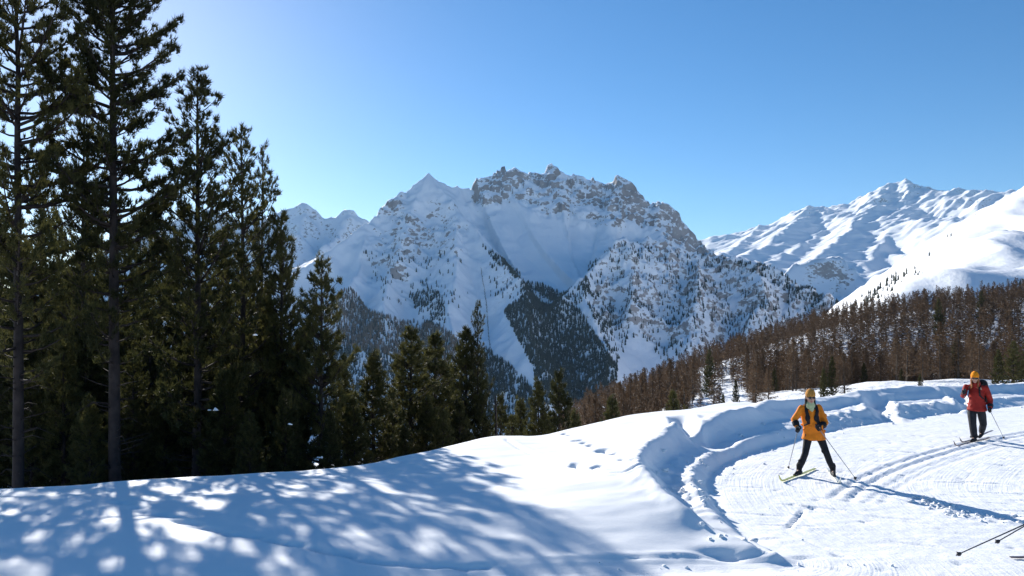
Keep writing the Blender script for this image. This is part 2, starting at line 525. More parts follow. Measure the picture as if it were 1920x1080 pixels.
def snow_z(x, y):
    """height of the built snow surface"""
    if NX[1] < x < NX[-2] and NY[1] < y < NY[-2]:
        i = np.searchsorted(NX, x) - 1; j = np.searchsorted(NY, y) - 1
        u = (x - NX[i]) / (NX[i + 1] - NX[i]); v = (y - NY[j]) / (NY[j + 1] - NY[j])
        return float((NZ[j, i] * (1 - u) + NZ[j, i + 1] * u) * (1 - v) + (NZ[j + 1, i] * (1 - u) + NZ[j + 1, i + 1] * u) * v)
    return float(hill_z(np.array([x]), np.array([y]))[0])

def hill_z(x, y):
    z = Zbase(x, y)[0]
    far = sstep((np.asarray(y) - 60) / 80)
    return z + far * (1.6 * fbm(x / 45, y / 45, 3, 80) + .5 * fbm(x / 9, y / 9, 2, 84))

SNOW_FAR = mountain_material('hill_snow', (.12, .10, .08), (.2, .17, .14), .4)

def build_hillside():
    xs = spaced([(-320, 8), (-60, 3), (-16, 1), (30, 1), (120, 2.2), (330, 3.5), (700, 12)])
    ys = spaced([(-70, 6), (0, 2), (44, 1.2), (160, 2.2), (480, 3), (940, 9)])
    X, Y = np.meshgrid(xs, ys)
    z = hill_z(X, Y)
    inside = np.minimum(np.minimum(X - NX[0], NX[-1] - X), np.minimum(Y - NY[0], NY[-1] - Y))
    z = z - 2.0 * sstep((inside - .6) / 2)
    rk = .02 + .28 * sstep(perlin(X / 12, Y / 12, 88) - .1) * sstep((Y - 100) / 60)
    V = np.stack([X, Y, z], -1).reshape(-1, 3)
    return tag(link('hillside', np_mesh('hillside', V, grid_faces(len(xs), len(ys)), SNOW_FAR, True, {'rock': rk.ravel()})), kind='structure')
build_hillside()

# ------------------------------------------------------------------ mountains: ridges laid out as crest lines, flanks falling from them
def tents(X, Y, ridges, A, B, soft=25.0):
    hs = []
    for r in ridges:
        pts = [px3(*q[:3]) for q in r['p']]
        zz = np.array([p[2] for p in pts])
        d, par = polydist(X, Y, pts)
        zr = np.interp(par, np.arange(len(zz)), zz)
        a = r.get('A', A); b = r.get('B', B)
        hs.append(zr - a * (1 - np.exp(-d / b)) - r.get('lin', .12) * d)
    top = np.maximum.reduce(hs)
    return top + soft * np.log(sum(np.exp((h - top) / soft) for h in hs))

def mountain(name, ridges, x0, x1, y0, y1, step, A, B, soft, noise, rockf, material, seed):
    xs = np.arange(x0, x1 + step, step); ys = np.arange(y0, y1 + step, step)
    X, Y = np.meshgrid(xs, ys)
    warp = noise['warp']
    Xw = X + warp * fbm(X / 260, Y / 260, 3, seed + 3); Yw = Y + warp * fbm(X / 260 + 40, Y / 260, 3, seed + 7)
    z = tents(Xw, Yw, ridges, A, B, soft)
    z, rk = rockf(X, Y, z, seed)
    V = np.stack([X, Y, z], -1).reshape(-1, 3)
    me = np_mesh(name, V, grid_faces(len(xs), len(ys)), material, True, {'rock': rk.ravel()})
    tag(link(name, me), kind='structure')
    return xs, ys, z

def slope_of(z, step):
    gy, gx = np.gradient(z, step)
    return np.hypot(gx, gy)

MAIN_R = [
    {'p': [(300, 640, 2150), (430, 580, 2350), (540, 520, 2600), (590, 482, 2750), (640, 455, 2880), (690, 427, 3000), (720, 395, 3080), (760, 361, 3170), (801, 331, 3250),
           (850, 352, 3300), (884, 358, 3330), (893, 336, 3340), (912, 338, 3350), (940, 324, 3380), (965, 321, 3400), (1005, 327, 3420), (1030, 315, 3440), (1048, 318, 3440),
           (1068, 336, 3440), (1090, 334, 3430), (1135, 346, 3420), (1160, 331, 3400), (1180, 346, 3390), (1215, 374, 3360), (1245, 380, 3340), (1262, 391, 3330), (1300, 432, 3290),
           (1340, 478, 3240), (1380, 520, 3180), (1430, 560, 3100)], 'A': 640, 'B': 600},
    {'p': [(801, 333, 3250), (840, 375, 3130), (885, 425, 2960), (930, 478, 2760), (975, 528, 2560), (985, 560, 2440)], 'A': 560, 'B': 560},
    {'p': [(801, 333, 3250), (775, 400, 3060), (750, 460, 2860), (730, 520, 2650), (720, 590, 2400)], 'A': 600, 'B': 620},
    {'p': [(690, 427, 3000), (670, 500, 2720), (640, 570, 2450)], 'A': 600, 'B': 620},
    {'p': [(860, 420, 2980), (850, 500, 2680), (845, 580, 2400), (850, 660, 2150)], 'A': 560, 'B': 620},
    {'p': [(1250, 440, 3120), (1200, 458, 2900), (1165, 456, 2760), (1120, 492, 2640), (1085, 530, 2520), (1060, 552, 2440)], 'A': 520, 'B': 480},
    {'p': [(1165, 456, 2760), (1210, 466, 2780), (1245, 461, 2800), (1300, 478, 2800), (1350, 490, 2760), (1400, 492, 2700), (1440, 506, 2640), (1490, 532, 2560), (1540, 552, 2480), (1580, 575, 2380), (1640, 610, 2250)], 'A': 600, 'B': 560},
    {'p': [(1180, 462, 2760), (1190, 520, 2560), (1180, 590, 2330)], 'A': 600, 'B': 520},
    {'p': [(1300, 478, 2800), (1310, 540, 2550), (1290, 620, 2250)], 'A': 600, 'B': 520},
    {'p': [(1420, 500, 2660), (1430, 560, 2450), (1400, 620, 2250)], 'A': 600, 'B': 520},
    {'p': [(1085, 530, 2520), (1110, 590, 2300), (1150, 680, 2020)], 'A': 600, 'B': 560},
    {'p': [(985, 555, 2440), (1000, 640, 2180), (1020, 720, 1950)], 'A': 600, 'B': 600},
]

def main_rock(X, Y, z, seed):
    px, py = topx(X, Y, z)
    r1 = ridged(X / 150 + z / 900, Y / 150, 5, seed + 20)
    r2 = ridged(X / 60, Y / 60 + z / 300, 4, seed + 30)
    lines = perlin(X / 38, Y / 260, seed + 44)
    # craggy zones: the summit band, the left buttress, the front knob
    band = np.interp(px, [690, 760, 800, 880, 890, 960, 1010, 1060, 1120, 1180, 1230, 1300, 1350], [425, 362, 334, 357, 338, 322, 325, 330, 342, 340, 378, 432, 490])
    depth = py - band
    up = sstep((depth + 14) / 8) * (1 - sstep((depth - np.interp(px, [870, 900, 1000, 1100, 1180, 1230, 1340], [25, 40, 62, 80, 80, 50, 26])) / 22)) * sstep((px - 876) / 14) * (1 - sstep((px - 1345) / 20))
    bowl = np.exp(-((px - 1030) / 95) ** 2 - ((py - 475) / 62) ** 2)
    knob = sstep((px - 1085) / 40) * sstep((py - np.interp(px, [1090, 1160, 1250, 1350, 1450, 1560], [525, 452, 458, 486, 505, 560]) + 6) / 10) * (1 - sstep((py - np.interp(px, [1100, 1200, 1300, 1560], [590, 610, 640, 650])) / 50))
    butt = np.exp(-((px - 800) / 105) ** 2 - ((py - 440) / 70) ** 2) + .9 * np.exp(-((px - 945) / 32) ** 2 - ((py - 530) / 34) ** 2) + .8 * np.exp(-((px - 745) / 50) ** 2 - ((py - 500) / 34) ** 2)
    ltop = np.exp(-((px - 735) / 30) ** 2 - ((py - 390) / 26) ** 2)
    crag = np.clip(up * 1.0 + knob * .75 + butt * .55 + ltop * .8, 0, 1) * (1 - .9 * bowl)
    z = z + crag * ((34 - 16 * up) * (r1 - .9) + (15 - 6 * up) * (r2 - .8)) + (1 - crag) * (1 - bowl) * 10 * (r1 - .9) + 5 * fbm(X / 70, Y / 160, 3, seed + 50) * (1 - .8 * bowl)
    z = z + knob * 9 * np.abs(lines)
    # strata: cliffs and ledges
    f = (z + .22 * X + 70 * fbm(X / 170, Y / 170, 4, seed + 70)) / 44.0; fl = np.floor(f)
    terr = (fl + sstep((f - fl - .36) / .28) - f) * 44.0
    z = z + terr * np.clip(up * .62 + butt * .5 + ltop * .6 + knob * .38, 0, .62) * (1 - bowl) * (.45 + .55 * sstep(fbm(X / 90, Y / 90, 2, seed + 75) + .6))
    s = slope_of(z, X[0, 1] - X[0, 0])
    st = np.clip(s - .95, -.6, .9)
    big = fbm(X / 120, Y / 120 + z / 150, 3, seed + 60)
    rk = np.maximum.reduce([up * (.19 + .44 * st + .22 * big), knob * (.20 + .28 * st + .14 * big), np.clip(butt, 0, 1) * (.15 + .42 * st + .24 * big), ltop * (.28 + .4 * st)]) * (1 - bowl)
    rk = rk + .10 * np.clip(s - .9, 0, 1) * (1 - bowl)
    return z, np.clip(rk, 0, .8)

ROCK_A = mountain_material('mountain_snow_and_rock', (.25, .22, .205), (.40, .36, .34), .045)
MX, MY, MZ = mountain('main_mountain', MAIN_R, -2000, 1500, 1650, 3850, 7, 600, 600, 22, {'warp': 14}, main_rock, ROCK_A, 100)

def main_z(x, y):
    i = np.clip(np.searchsorted(MX, x) - 1, 0, len(MX) - 2); j = np.clip(np.searchsorted(MY, y) - 1, 0, len(MY) - 2)
    u = (x - MX[i]) / 7; v = (y - MY[j]) / 7
    return (MZ[j, i] * (1 - u) + MZ[j, i + 1] * u) * (1 - v) + (MZ[j + 1, i] * (1 - u) + MZ[j + 1, i + 1] * u) * v

FAR_R = [
    {'p': [(p, q, 6800) for p, q in [(1200, 480), (1330, 446), (1362, 440), (1395, 444), (1425, 427), (1447, 431), (1472, 410), (1500, 396), (1520, 388), (1545, 384), (1568, 397), (1584, 391),
           (1600, 397), (1622, 378), (1650, 360), (1668, 351), (1700, 343), (1728, 353), (1760, 363), (1790, 359), (1828, 359), (1852, 377), (1900, 400), (2000, 420)]]},
    {'p': [(1425, 427, 6800), (1400, 450, 6300), (1370, 472, 5600)]},
    {'p': [(1520, 388, 6800), (1490, 420, 6300), (1440, 455, 5600), (1385, 487, 4900)]},
    {'p': [(1584, 391, 6800), (1550, 430, 6200), (1500, 462, 5500), (1440, 492, 4800)]},
    {'p': [(1668, 351, 6800), (1645, 378, 6400), (1605, 420, 5800), (1560, 460, 5200), (1500, 510, 4500)]},
    {'p': [(1700, 343, 6800), (1706, 375, 6400), (1680, 425, 5700), (1640, 470, 5100), (1610, 530, 4400)]},
    {'p': [(1790, 359, 6800), (1790, 400, 6200), (1750, 450, 5500), (1690, 500, 4800)]},
    {'p': [(1470, 520, 4150), (1500, 497, 4200), (1540, 488, 4200), (1580, 488, 4200), (1605, 508, 4150), (1640, 545, 4000)], 'A': 420, 'B': 300},
    {'p': [(1330, 470, 5200), (1370, 483, 4900), (1430, 497, 4600), (1480, 525, 4200)]},
    {'p': [(1560, 570, 3500), (1600, 545, 3500), (1640, 540, 3450), (1690, 545, 3400)], 'A': 400, 'B': 400},
]
for r_ in FAR_R: r_['p'] = [(a, b, d if d <= 3800 else 3800 + (d - 3800) * 5200 / 3000) for a, b, d in r_['p']]
def far_rock(X, Y, z, seed):
    px, py = topx(X, Y, z)
    q = X * .85 + Y * .5; v = -X * .5 + Y * .85          # gullies run down and to the left
    r1 = ridged(v / 380, q / 800, 5, seed + 20)
    r2 = ridged(v / 130, q / 300, 4, seed + 30)
    hi = sstep((470 - py) / 90)
    knob = np.exp(-((px - 1550) / 55) ** 2 - ((py - 512) / 26) ** 2)
    z = z + (24 + 20 * hi) * (r1 - .9) + (4 + 14 * hi) * (r2 - .8) + knob * 24 * (r2 - .8)
    s = slope_of(z, X[0, 1] - X[0, 0])
    ridge = np.interp(px, [1330, 1425, 1520, 1600, 1700, 1790, 1850], [446, 427, 388, 397, 343, 359, 377])
    rk = .36 * np.clip(s - .8, -.2, 1) + .36 * knob + .20 * np.exp(-((py - ridge - 12) / 20) ** 2) + .10 * hi
    return z, np.clip(rk, 0, .7)
mountain('far_mountains', FAR_R, 700, 6700, 3300, 9800, 22, 260, 800, 18, {'warp': 25}, far_rock, ROCK_A, 200)

LEFT_R = [
    {'p': [(250, 430, 4700), (400, 400, 4700), (480, 415, 4700), (520, 402, 4700), (555, 391, 4700), (575, 389, 4700), (590, 399, 4700), (605, 419, 4700), (622, 411, 4700), (640, 407, 4700), (656, 400, 4700), (672, 405, 4700), (692, 411, 4700), (730, 430, 4700), (860, 440, 4700)]},
    {'p': [(575, 389, 4700), (560, 440, 4400), (530, 480, 4100), (480, 520, 3800)]},
    {'p': [(656, 400, 4700), (640, 440, 4450), (600, 470, 4200)]},
]
def left_rock(X, Y, z, seed):
    r1 = ridged(X / 260, Y / 300, 5, seed + 20); r2 = ridged(X / 90, Y / 120, 4, seed + 30)
    z = z + 30 * (r1 - .9) + 9 * (r2 - .8)
    s = slope_of(z, X[0, 1] - X[0, 0])
    return z, np.clip(.10 + .35 * np.clip(s - .7, -.1, 1), 0, .6)
mountain('far_left_mountains', LEFT_R, -3000, -200, 3700, 5400, 14, 700, 650, 25, {'warp': 20}, left_rock, ROCK_A, 300)

# the sunny slope at the right
SKYL = [(1560, 610, 700), (1600, 585, 780), (1640, 556, 880), (1680, 522, 1000), (1720, 490, 1100), (1770, 450, 1250), (1815, 416, 1400), (1850, 394, 1500), (1885, 372, 1600), (1920, 353, 1700), (2000, 312, 1900), (2150, 255, 2200)]
RS = [px3(*q) for q in SKYL] + [px3(*q) for q in [(1920, 548, 690), (1800, 552, 670), (1700, 560, 650), (2150, 540, 700), (1920, 450, 1150), (1850, 470, 1030), (2100, 420, 1150), (1760, 520, 820), (2300, 400, 1200)]]
RS += [(p[0] - .13 * p[1], p[1] * 1.06, p[2] - .13 * p[1]) for p in [px3(*q) for q in SKYL]]
RSF = RBF(RS, 400.0, .0003)
def build_right_slope():
    xs = np.arange(60, 2100, 9.0); ys = np.arange(430, 2500, 9.0)
    X, Y = np.meshgrid(xs, ys)
    z = RSF(X, Y)
    d, _ = polydist(X, Y, [px3(*q) for q in SKYL])
    z = z + (8 * fbm(X / 160 + Y / 500, Y / 420, 4, 401) + 18 * ridged(X / 190, Y / 420 - X / 400, 3, 405)) * sstep(d / 120) + 2.0 * fbm(X / 30, Y / 60, 3, 409)
    z = z - 70 * sstep((650 - Y) / 170)
    V = np.stack([X, Y, z], -1).reshape(-1, 3)
    n = fbm(X / 50, Y / 50, 3, 420)
    me = np_mesh('sunny_slope', V, grid_faces(len(xs), len(ys)), SNOW_SLOPE, True, {'rock': np.clip(.05 + .12 * n, 0, .2).ravel()})
    tag(link('sunny_slope', me), kind='structure')
SNOW_SLOPE = mountain_material('slope_snow', (.12, .10, .08), (.2, .17, .14), .05)
build_right_slope()

def build_valley():
    """valley floor and land under and round everything, out to the horizon"""
    g = spaced([(-8000, 400), (8000, 400)])
    X, Y = np.meshgrid(g, g + 1500)
    z = -330 + 40 * fbm(X / 2500, Y / 2500, 3, 501)
    V = np.stack([X, Y, z], -1).reshape(-1, 3)
    tag(link('terrain', np_mesh('terrain', V, grid_faces(len(g), len(g)), SNOW_SLOPE, True, {'rock': np.zeros(X.size)})), kind='structure')
build_valley()

# ------------------------------------------------------------------ trees
def leaf_material(name, c1, c2, trans=.25, scale=1.5):
    m, n, l, b = mat(name)
    geo = n.new('ShaderNodeTexCoord')
    t = noise_node(n, l, scale, 3, geo.outputs['Object'])
    oi = n.new('ShaderNodeObjectInfo')
    v = math_node(n, l, 'ADD', math_node(n, l, 'MULTIPLY', t.outputs[0], .75), math_node(n, l, 'MULTIPLY', oi.outputs['Random'], .25))
    r = ramp(n, l, v, [(.35, c1), (.65, c2)])
    l.new(r.outputs[0], b.inputs['Base Color'])
    b.inputs['Roughness'].default_value = .6; b.inputs['Specular IOR Level'].default_value = .25
    if trans:
        tr = n.new('ShaderNodeBsdfTranslucent'); l.new(r.outputs[0], tr.inputs[0])
        mx = n.new('ShaderNodeMixShader'); mx.inputs[0].default_value = trans
        l.new(b.outputs[0], mx.inputs[1]); l.new(tr.outputs[0], mx.inputs[2])
        l.new(mx.outputs[0], n['Material Output'].inputs[0])
    return m

BARK = mottled('pine_bark', (.018, .013, .013), (.045, .034, .031), 3.0, .9, .6)
NEEDLES = leaf_material('pine_needles', (.030, .033, .010), (.088, .083, .026), .42)
LARCH_BARK = mottled('larch_bark', (.05, .038, .030), (.10, .078, .06), 1.5, .9)
LARCH_TWIG = leaf_material('larch_twigs', (.082, .049, .027), (.150, .092, .050), .3, .25)
FAR_GREEN = leaf_material('distant_conifer_needles', (.013, .020, .015), (.03, .038, .026), 0, .02)
FAR_LARCH = leaf_material('distant_larch_twigs', (.10, .068, .05), (.17, .12, .085), 0, .02)
CLUMP_SNOW = mottled('branch_snow', (.84, .86, .88), (.9, .9, .91), 6, .8)

def unit(v): return v / (np.linalg.norm(v, axis=-1, keepdims=True) + 1e-9)

def needles(P, D, L, wd, K, rng, spread=.75):
    """brushes of K needles at points P pointing along D"""
    N = len(P)
    d = unit(np.repeat(D, K, 0) + spread * rng.normal(size=(N * K, 3)))
    p = np.repeat(P, K, 0) + rng.normal(size=(N * K, 3)) * L * .12
    side = unit(np.cross(d, rng.normal(size=(N * K, 3))))
    ln = (L * rng.uniform(.6, 1.15, (N * K, 1)))
    a = p - side * wd * .5; b = p + side * wd * .5; c = p + d * ln + np.array((0, 0, .12)) * ln
    V = np.stack([a, b, c], 1).reshape(-1, 3)
    return V, np.arange(len(V)).reshape(-1, 3)

def pine_meshes(name, seed, H, R0, base, prof, Rc, whorl, per, sec, K=11, L=.17, wd=.028, bare=12, droop=0.0, up=.35):
    rng = np.random.default_rng(seed)
    tr = Geo()
    zs = np.linspace(0, H, 16)
    wob = np.cumsum(rng.normal(0, .018 * H / 20, (16, 2)), 0); wob[0] = 0
    axis = lambda z: np.array([np.interp(z, zs, wob[:, 0]), np.interp(z, zs, wob[:, 1]), z])
    rad = lambda z: R0 * (1 - z / H) ** .8 + .012
    tr.tube([axis(z) if z > 0 else axis(z) - (0, 0, .8) for z in zs], [rad(z) * (1.25 if z == 0 else 1) for z in zs], 10)
    br = Geo(); TP = []; TD = []
    z = base * H
    hs = []
    while z < H * .985:
        hs.append(z); z += whorl * rng.uniform(.7, 1.3) * (1 - .45 * z / H)
    for z in hs:
        t = (z / H - base) / (1 - base)
        n = max(3, int(round(per * rng.uniform(.7, 1.3))))
        a0 = rng.uniform(0, 6.28)
        for k in range(n):
            a = a0 + k * 6.283 / n + rng.normal(0, .3)
            if rng.random() < .18: continue
            Lb = Rc * prof(t) * rng.choice([.5, .8, 1.0, 1.3]) * rng.uniform(.8, 1.1)
            if Lb < .08: Lb = .08
            zz = z + rng.uniform(-.5, .5) * whorl
            out = np.array([math.cos(a), math.sin(a), 0])
            e = -droop + (up + droop) * t + rng.normal(0, .10)
            p0 = axis(min(zz, H))
            ss = np.linspace(0, 1, 5)
            pts = [p0 + out * Lb * s + np.array((0, 0, 1)) * Lb * (e * s + .46 * s * s) for s in ss]
            rb = .010 + .018 * Lb
            br.tube(pts, [rb * (1 - .75 * s) for s in ss], 4, cap=False)
            side = np.array([-out[1], out[0], 0])
            m = max(2, int(sec * Lb))
            for j in range(m):
                s = 1 - (rng.random() ** 1.5) * .8
                q = p0 + out * Lb * s + np.array((0, 0, 1)) * Lb * (e * s + .46 * s * s)
                d = unit(out * rng.uniform(.35, 1.0) + side * rng.uniform(-1, 1) + np.array((0, 0, rng.uniform(.05, .6))))
                l2 = (.10 + .30 * Lb * (1.1 - s)) * rng.uniform(.6, 1.3)
                q2 = q + d * l2
                if l2 > .14: br.tube([q, q2], [rb * .35 + .002, .003], 3, cap=False)
                nt = max(1, int(l2 / (L * .62)))
                for i in range(nt):
                    f = 1 - i / max(nt, 1) * .8
                    TP.append(q + d * l2 * f + rng.normal(0, .03, 3)); TD.append(d + np.array((0, 0, .7)))
                TP.append(q2 + rng.normal(0, .06, 3)); TD.append(d + np.array((0, 0, .9)))
            TP.append(pts[-1]); TD.append(out * .6 + np.array((0, 0, 1)))
    for i in range(4):
        TP.append(axis(H) + (0, 0, -.12 * i)); TD.append(np.array((0, 0, 1.)))
    for k in range(bare):
        zz = H * rng.uniform(.06, max(base, .12)); a = rng.uniform(0, 6.28); Lb = rng.uniform(.3, 1.4)
        out = np.array([math.cos(a), math.sin(a), 0]); p0 = axis(zz)
        br.tube([p0, p0 + out * Lb * .5 + np.array((0, 0, .10)) * Lb, p0 + out * Lb + np.array((0, 0, rng.uniform(-.3, .3))) * Lb], [.022, .014, .004], 4, cap=False)
    TP = np.array(TP); TD = np.array(TD)
    V, T = needles(TP, TD, L, wd, K, rng)
    return (tr.mesh(name + '_trunk', BARK), br.mesh(name + '_limbs', BARK), np_mesh(name + '_crown', V, T, NEEDLES, False))

cone = lambda t: (1 - t) ** .8 * (.55 + .45 * min(1, t * 6)) 
openp = lambda t: (min(1, .55 + t * 1.6) if t < .45 else 1) * (1 - max(0, (t - .45) / .55) ** 1.5 * .92)
rounded = lambda t: math.sin(math.pi * min(1, (t * .78 + .22))) ** .7
spire = lambda t: (1 - t) ** 1.05 * (.7 + .3 * min(1, t * 5)) + .05

PINES = {
    'tall_a': pine_meshes('tall_pine_a', 1, 19, .185, .26, openp, 2.5, .47, 4.8, 8.5, 12, .17, .030, 40, .10),
    'tall_b': pine_meshes('tall_pine_b', 2, 19, .20, .27, openp, 2.2, .42, 5.2, 9, 12, .17, .030, 44, .12),
    'mid_a': pine_meshes('mid_pine_a', 3, 14, .15, .18, lambda t: (1 - t) ** .8 * (.6 + .4 * min(1, t * 4)), 2.5, .40, 5.2, 9, 12, .18, .032, 24, .05, .75),
    'mid_b': pine_meshes('mid_pine_b', 4, 12, .13, .08, lambda t: (1 - t) ** .72, 2.05, .44, 5.0, 7.0, 11, .18, .032, 14, .05, .75),
    'bushy': pine_meshes('bushy_pine', 5, 10, .12, .04, lambda t: (1 - t) ** .6 * (.75 + .25 * min(1, t * 5)), 1.75, .35, 6, 9, 9, .20, .040, 8, .05, .4),
    'cone_a': pine_meshes('conical_pine_a', 6, 8, .10, .05, spire, 1.45, .27, 6.5, 12, 9, .17, .038, 6, .1, .55),
    'cone_b': pine_meshes('conical_pine_b', 7, 8, .10, .08, lambda t: (1 - t) ** .85 + .04, 1.3, .30, 6.0, 11, 9, .18, .040, 8, .0, .7),
}

def tree_thing(name, meshes, loc, sc, rz, label, cat, group, parts=('trunk', 'limbs', 'crown')):
    o = bpy.data.objects.new(name, None); COL.objects.link(o)
    o.location = loc; o.rotation_euler = (0, 0, rz); o.scale = sc
    o.empty_display_size = .3
    tag(o, label, cat, group)
    for nm, me in zip(parts, meshes): link(nm, me, o)
    return o

def pine(px, ptop, Y, var, label, width=1.0, rz=None, group=None, name='pine_tree'):
    X = (px - 960) / FPX * Y
    zt = CAMZ + (HOR - ptop) / FPX * Y
    zb = snow_z(X, Y) - .15
    H0 = PINES[var][0].vertices
    h = {'tall_a': 19, 'tall_b': 19, 'mid_a': 14, 'mid_b': 12, 'bushy': 10, 'cone_a': 8, 'cone_b': 8}[var]
    s = (zt - zb) / (h + .1)
    return tree_thing(name, PINES[var], (X, Y, zb), (s * width, s * width, s), rz if rz is not None else random.uniform(0, 6.28), label, 'tree', group)

GP = 'shaded pines at the left'
T = {}
T[1] = pine(33, -190, 19.0, 'tall_a', 'tall dark pine with a bare trunk at the left edge of the photo', .85, .4, GP)
T[2] = pine(216, -210, 20.0, 'tall_b', 'tallest pine, its straight dark trunk right below the sun', .86, 3.7, GP)
T[5] = pine(160, 150, 28.0, 'mid_b', 'slim dark pine between the two tallest trunks', .62, 1.0, GP)
T[3] = pine(371, 124, 22.0, 'mid_a', 'pine with a pointed top and grey trunk right of the tallest pine', .92, 4.4, GP)
T[4] = pine(452, 230, 24.0, 'mid_b', 'bushy pine just right of the pointed grey trunked pine', .85, 5.0, GP)
T[41] = pine(492, 285, 26.5, 'mid_b', 'pine with upswept tips at the right side of the tall shaded group', .62, 2.2, GP)
T[6] = pine(527, 398, 24.5, 'bushy', 'shorter pine in front of the far left mountains', .72, 1.7, GP)
T[7] = pine(602, 484, 23.0, 'bushy', 'full pine standing alone right of the tall shaded group', .86, 3.3, GP)
for k, (px, pt, Y, v, w) in enumerate([(75, 330, 38, 'bushy', .8), (112, 400, 42, 'mid_b', .8), (262, 420, 40, 'mid_b', .7), (300, 440, 37, 'bushy', .85), (20, 400, 40, 'bushy', .9), (180, 420, 38, 'bushy', .9), (235, 420, 44, 'bushy', .8), (145, 470, 36, 'cone_b', 1.0),
        (332, 470, 42, 'bushy', .9), (410, 430, 38, 'bushy', .8), (455, 480, 36, 'bushy', .85), (500, 570, 30, 'cone_b', 1.0), (560, 660, 24, 'cone_b', .95), (120, 640, 22, 'cone_b', 1.0), (250, 660, 22.5, 'bushy', .9), (60, 500, 37, 'bushy', 1.0), (5, 540, 36, 'bushy', .9),
        (420, 690, 21, 'cone_a', 1.1), (645, 690, 25, 'cone_b', .95), (310, 690, 24, 'bushy', 1.0), (60, 690, 22, 'cone_b', 1.0), (535, 730, 20, 'cone_a', 1.0), (370, 560, 38, 'bushy', 1.0), (205, 560, 37, 'bushy', 1.0), (30, 560, 26, 'bushy', .9), (100, 600, 27, 'bushy', .9), (280, 560, 28, 'bushy', .9), (345, 620, 27, 'bushy', .9), (440, 600, 28, 'bushy', .9), (230, 590, 30, 'cone_a', 1.1), (160, 620, 26, 'cone_a', 1.1), (400, 700, 23, 'bushy', .9), (520, 640, 26, 'bushy', .8), (470, 770, 19, 'cone_b', 1.0), (170, 740, 20, 'cone_b', 1.0)]):
    pine(px, pt, Y, v, 'dark pine filling the shaded clump behind the tall trunks at left', w, None, 'pines filling the dark clump')
for px, pt, Y, v, w, lb in [
    (702, 657, 26, 'cone_a', 1.15, 'dense conical pine with a rounded point, left of the row at the snow edge'),
    (770, 614, 30, 'cone_b', 1.25, 'broad pointed pine, tallest of the pair in the middle of the row'),
    (813, 624, 32, 'cone_b', 1.1, 'narrow pine just right of the broad pointed pine'),
    (845, 682, 35, 'cone_a', .9, 'low dark pine left of the slender spire'),
    (872, 614, 34, 'cone_b', 1.0, 'pine with pointed top touching the left side of the slender spire'),
    (895, 562, 34, 'mid_b', .52, 'slender spire shaped pine rising highest in the row before the mountain'),
    (938, 738, 42, 'cone_b', .8, 'thin small pine right of the slender spire'),
    (975, 745, 50, 'cone_a', .9, 'small dark pine behind the peak of the snow mound'),
    (1008, 709, 46, 'cone_a', .85, 'conical green pine, left one of two right of the snow mound'),
    (1047, 693, 48, 'cone_b', .85, 'pointed green pine, taller right one of two right of the snow mound'),
    (1078, 768, 60, 'cone_a', 1.0, 'low pine before the left end of the larch wood'),
    (1148, 741, 70, 'cone_a', 1.0, 'green pine at the snow edge before the brown larches'),
    (1264, 733, 92, 'cone_b', .9, 'lit yellow green young pine beside the sunny clearing'),
    (1286, 761, 88, 'cone_a', .8, 'tiny green pine at the foot of the sunny clearing')]:
    pine(px, pt, Y, v, lb, w, None, 'pines in a row beyond the snow edge')
for px, pt, Y, v, w in [(735, 730, 28, 'cone_b', 1.1), (665, 745, 23, 'cone_b', 1.0), (800, 740, 29, 'cone_a', 1.1), (860, 755, 30, 'cone_b', 1.1), (905, 735, 33, 'bushy', .8), (620, 770, 20, 'cone_a', 1.0), (830, 770, 27, 'cone_b', 1.0), (760, 790, 24, 'cone_a', 1.0), (960, 778, 40, 'bushy', 1.0), (1025, 770, 52, 'cone_b', 1.1)]:
    pine(px, pt, Y, v, 'low pine filling the gap under the row of pointed pines', w, None, 'low pines under the row')
# bare snag and leaning branch in the row
sg = Geo(); c = px3(931, 830, 33); tp = px3(929, 742, 33)
sg.tube([(c[0], c[1], snow_z(c[0], 33) - .2), c, tp], [.09, .07, .03], 8)
sg.tube([px3(930, 760, 33), px3(940, 752, 33)], [.03, .01], 5)
tag(link('dead_trunk', sg.mesh('dead_trunk', BARK)), 'pale bare dead trunk beside the peak of the snow mound', 'tree')

def snow_clump(tree, px, py, Y, r):
    g = Geo(); p = np.array(px3(px, py, Y))
    for k in range(6):
        g.ball(p + RNG.normal(size=3) * (r * .8, r * .5, r * .22), (r * RNG.uniform(.4, .8), r * RNG.uniform(.4, .7), r * RNG.uniform(.2, .4)), 8, 5)
    o = link('snow_clump', g.mesh('snow_clump', CLUMP_SNOW))
    bpy.context.view_layer.update()
    o.parent = tree; o.matrix_parent_inverse = tree.matrix_world.inverted()
for t, px, py, Y, r in [(3, 402, 768, 20.5, .08), (41, 478, 628, 20.5, .06), (6, 541, 795, 19.4, .05), (7, 600, 857, 19.2, .05)]:
    snow_clump(T[t], px, py, Y, r)

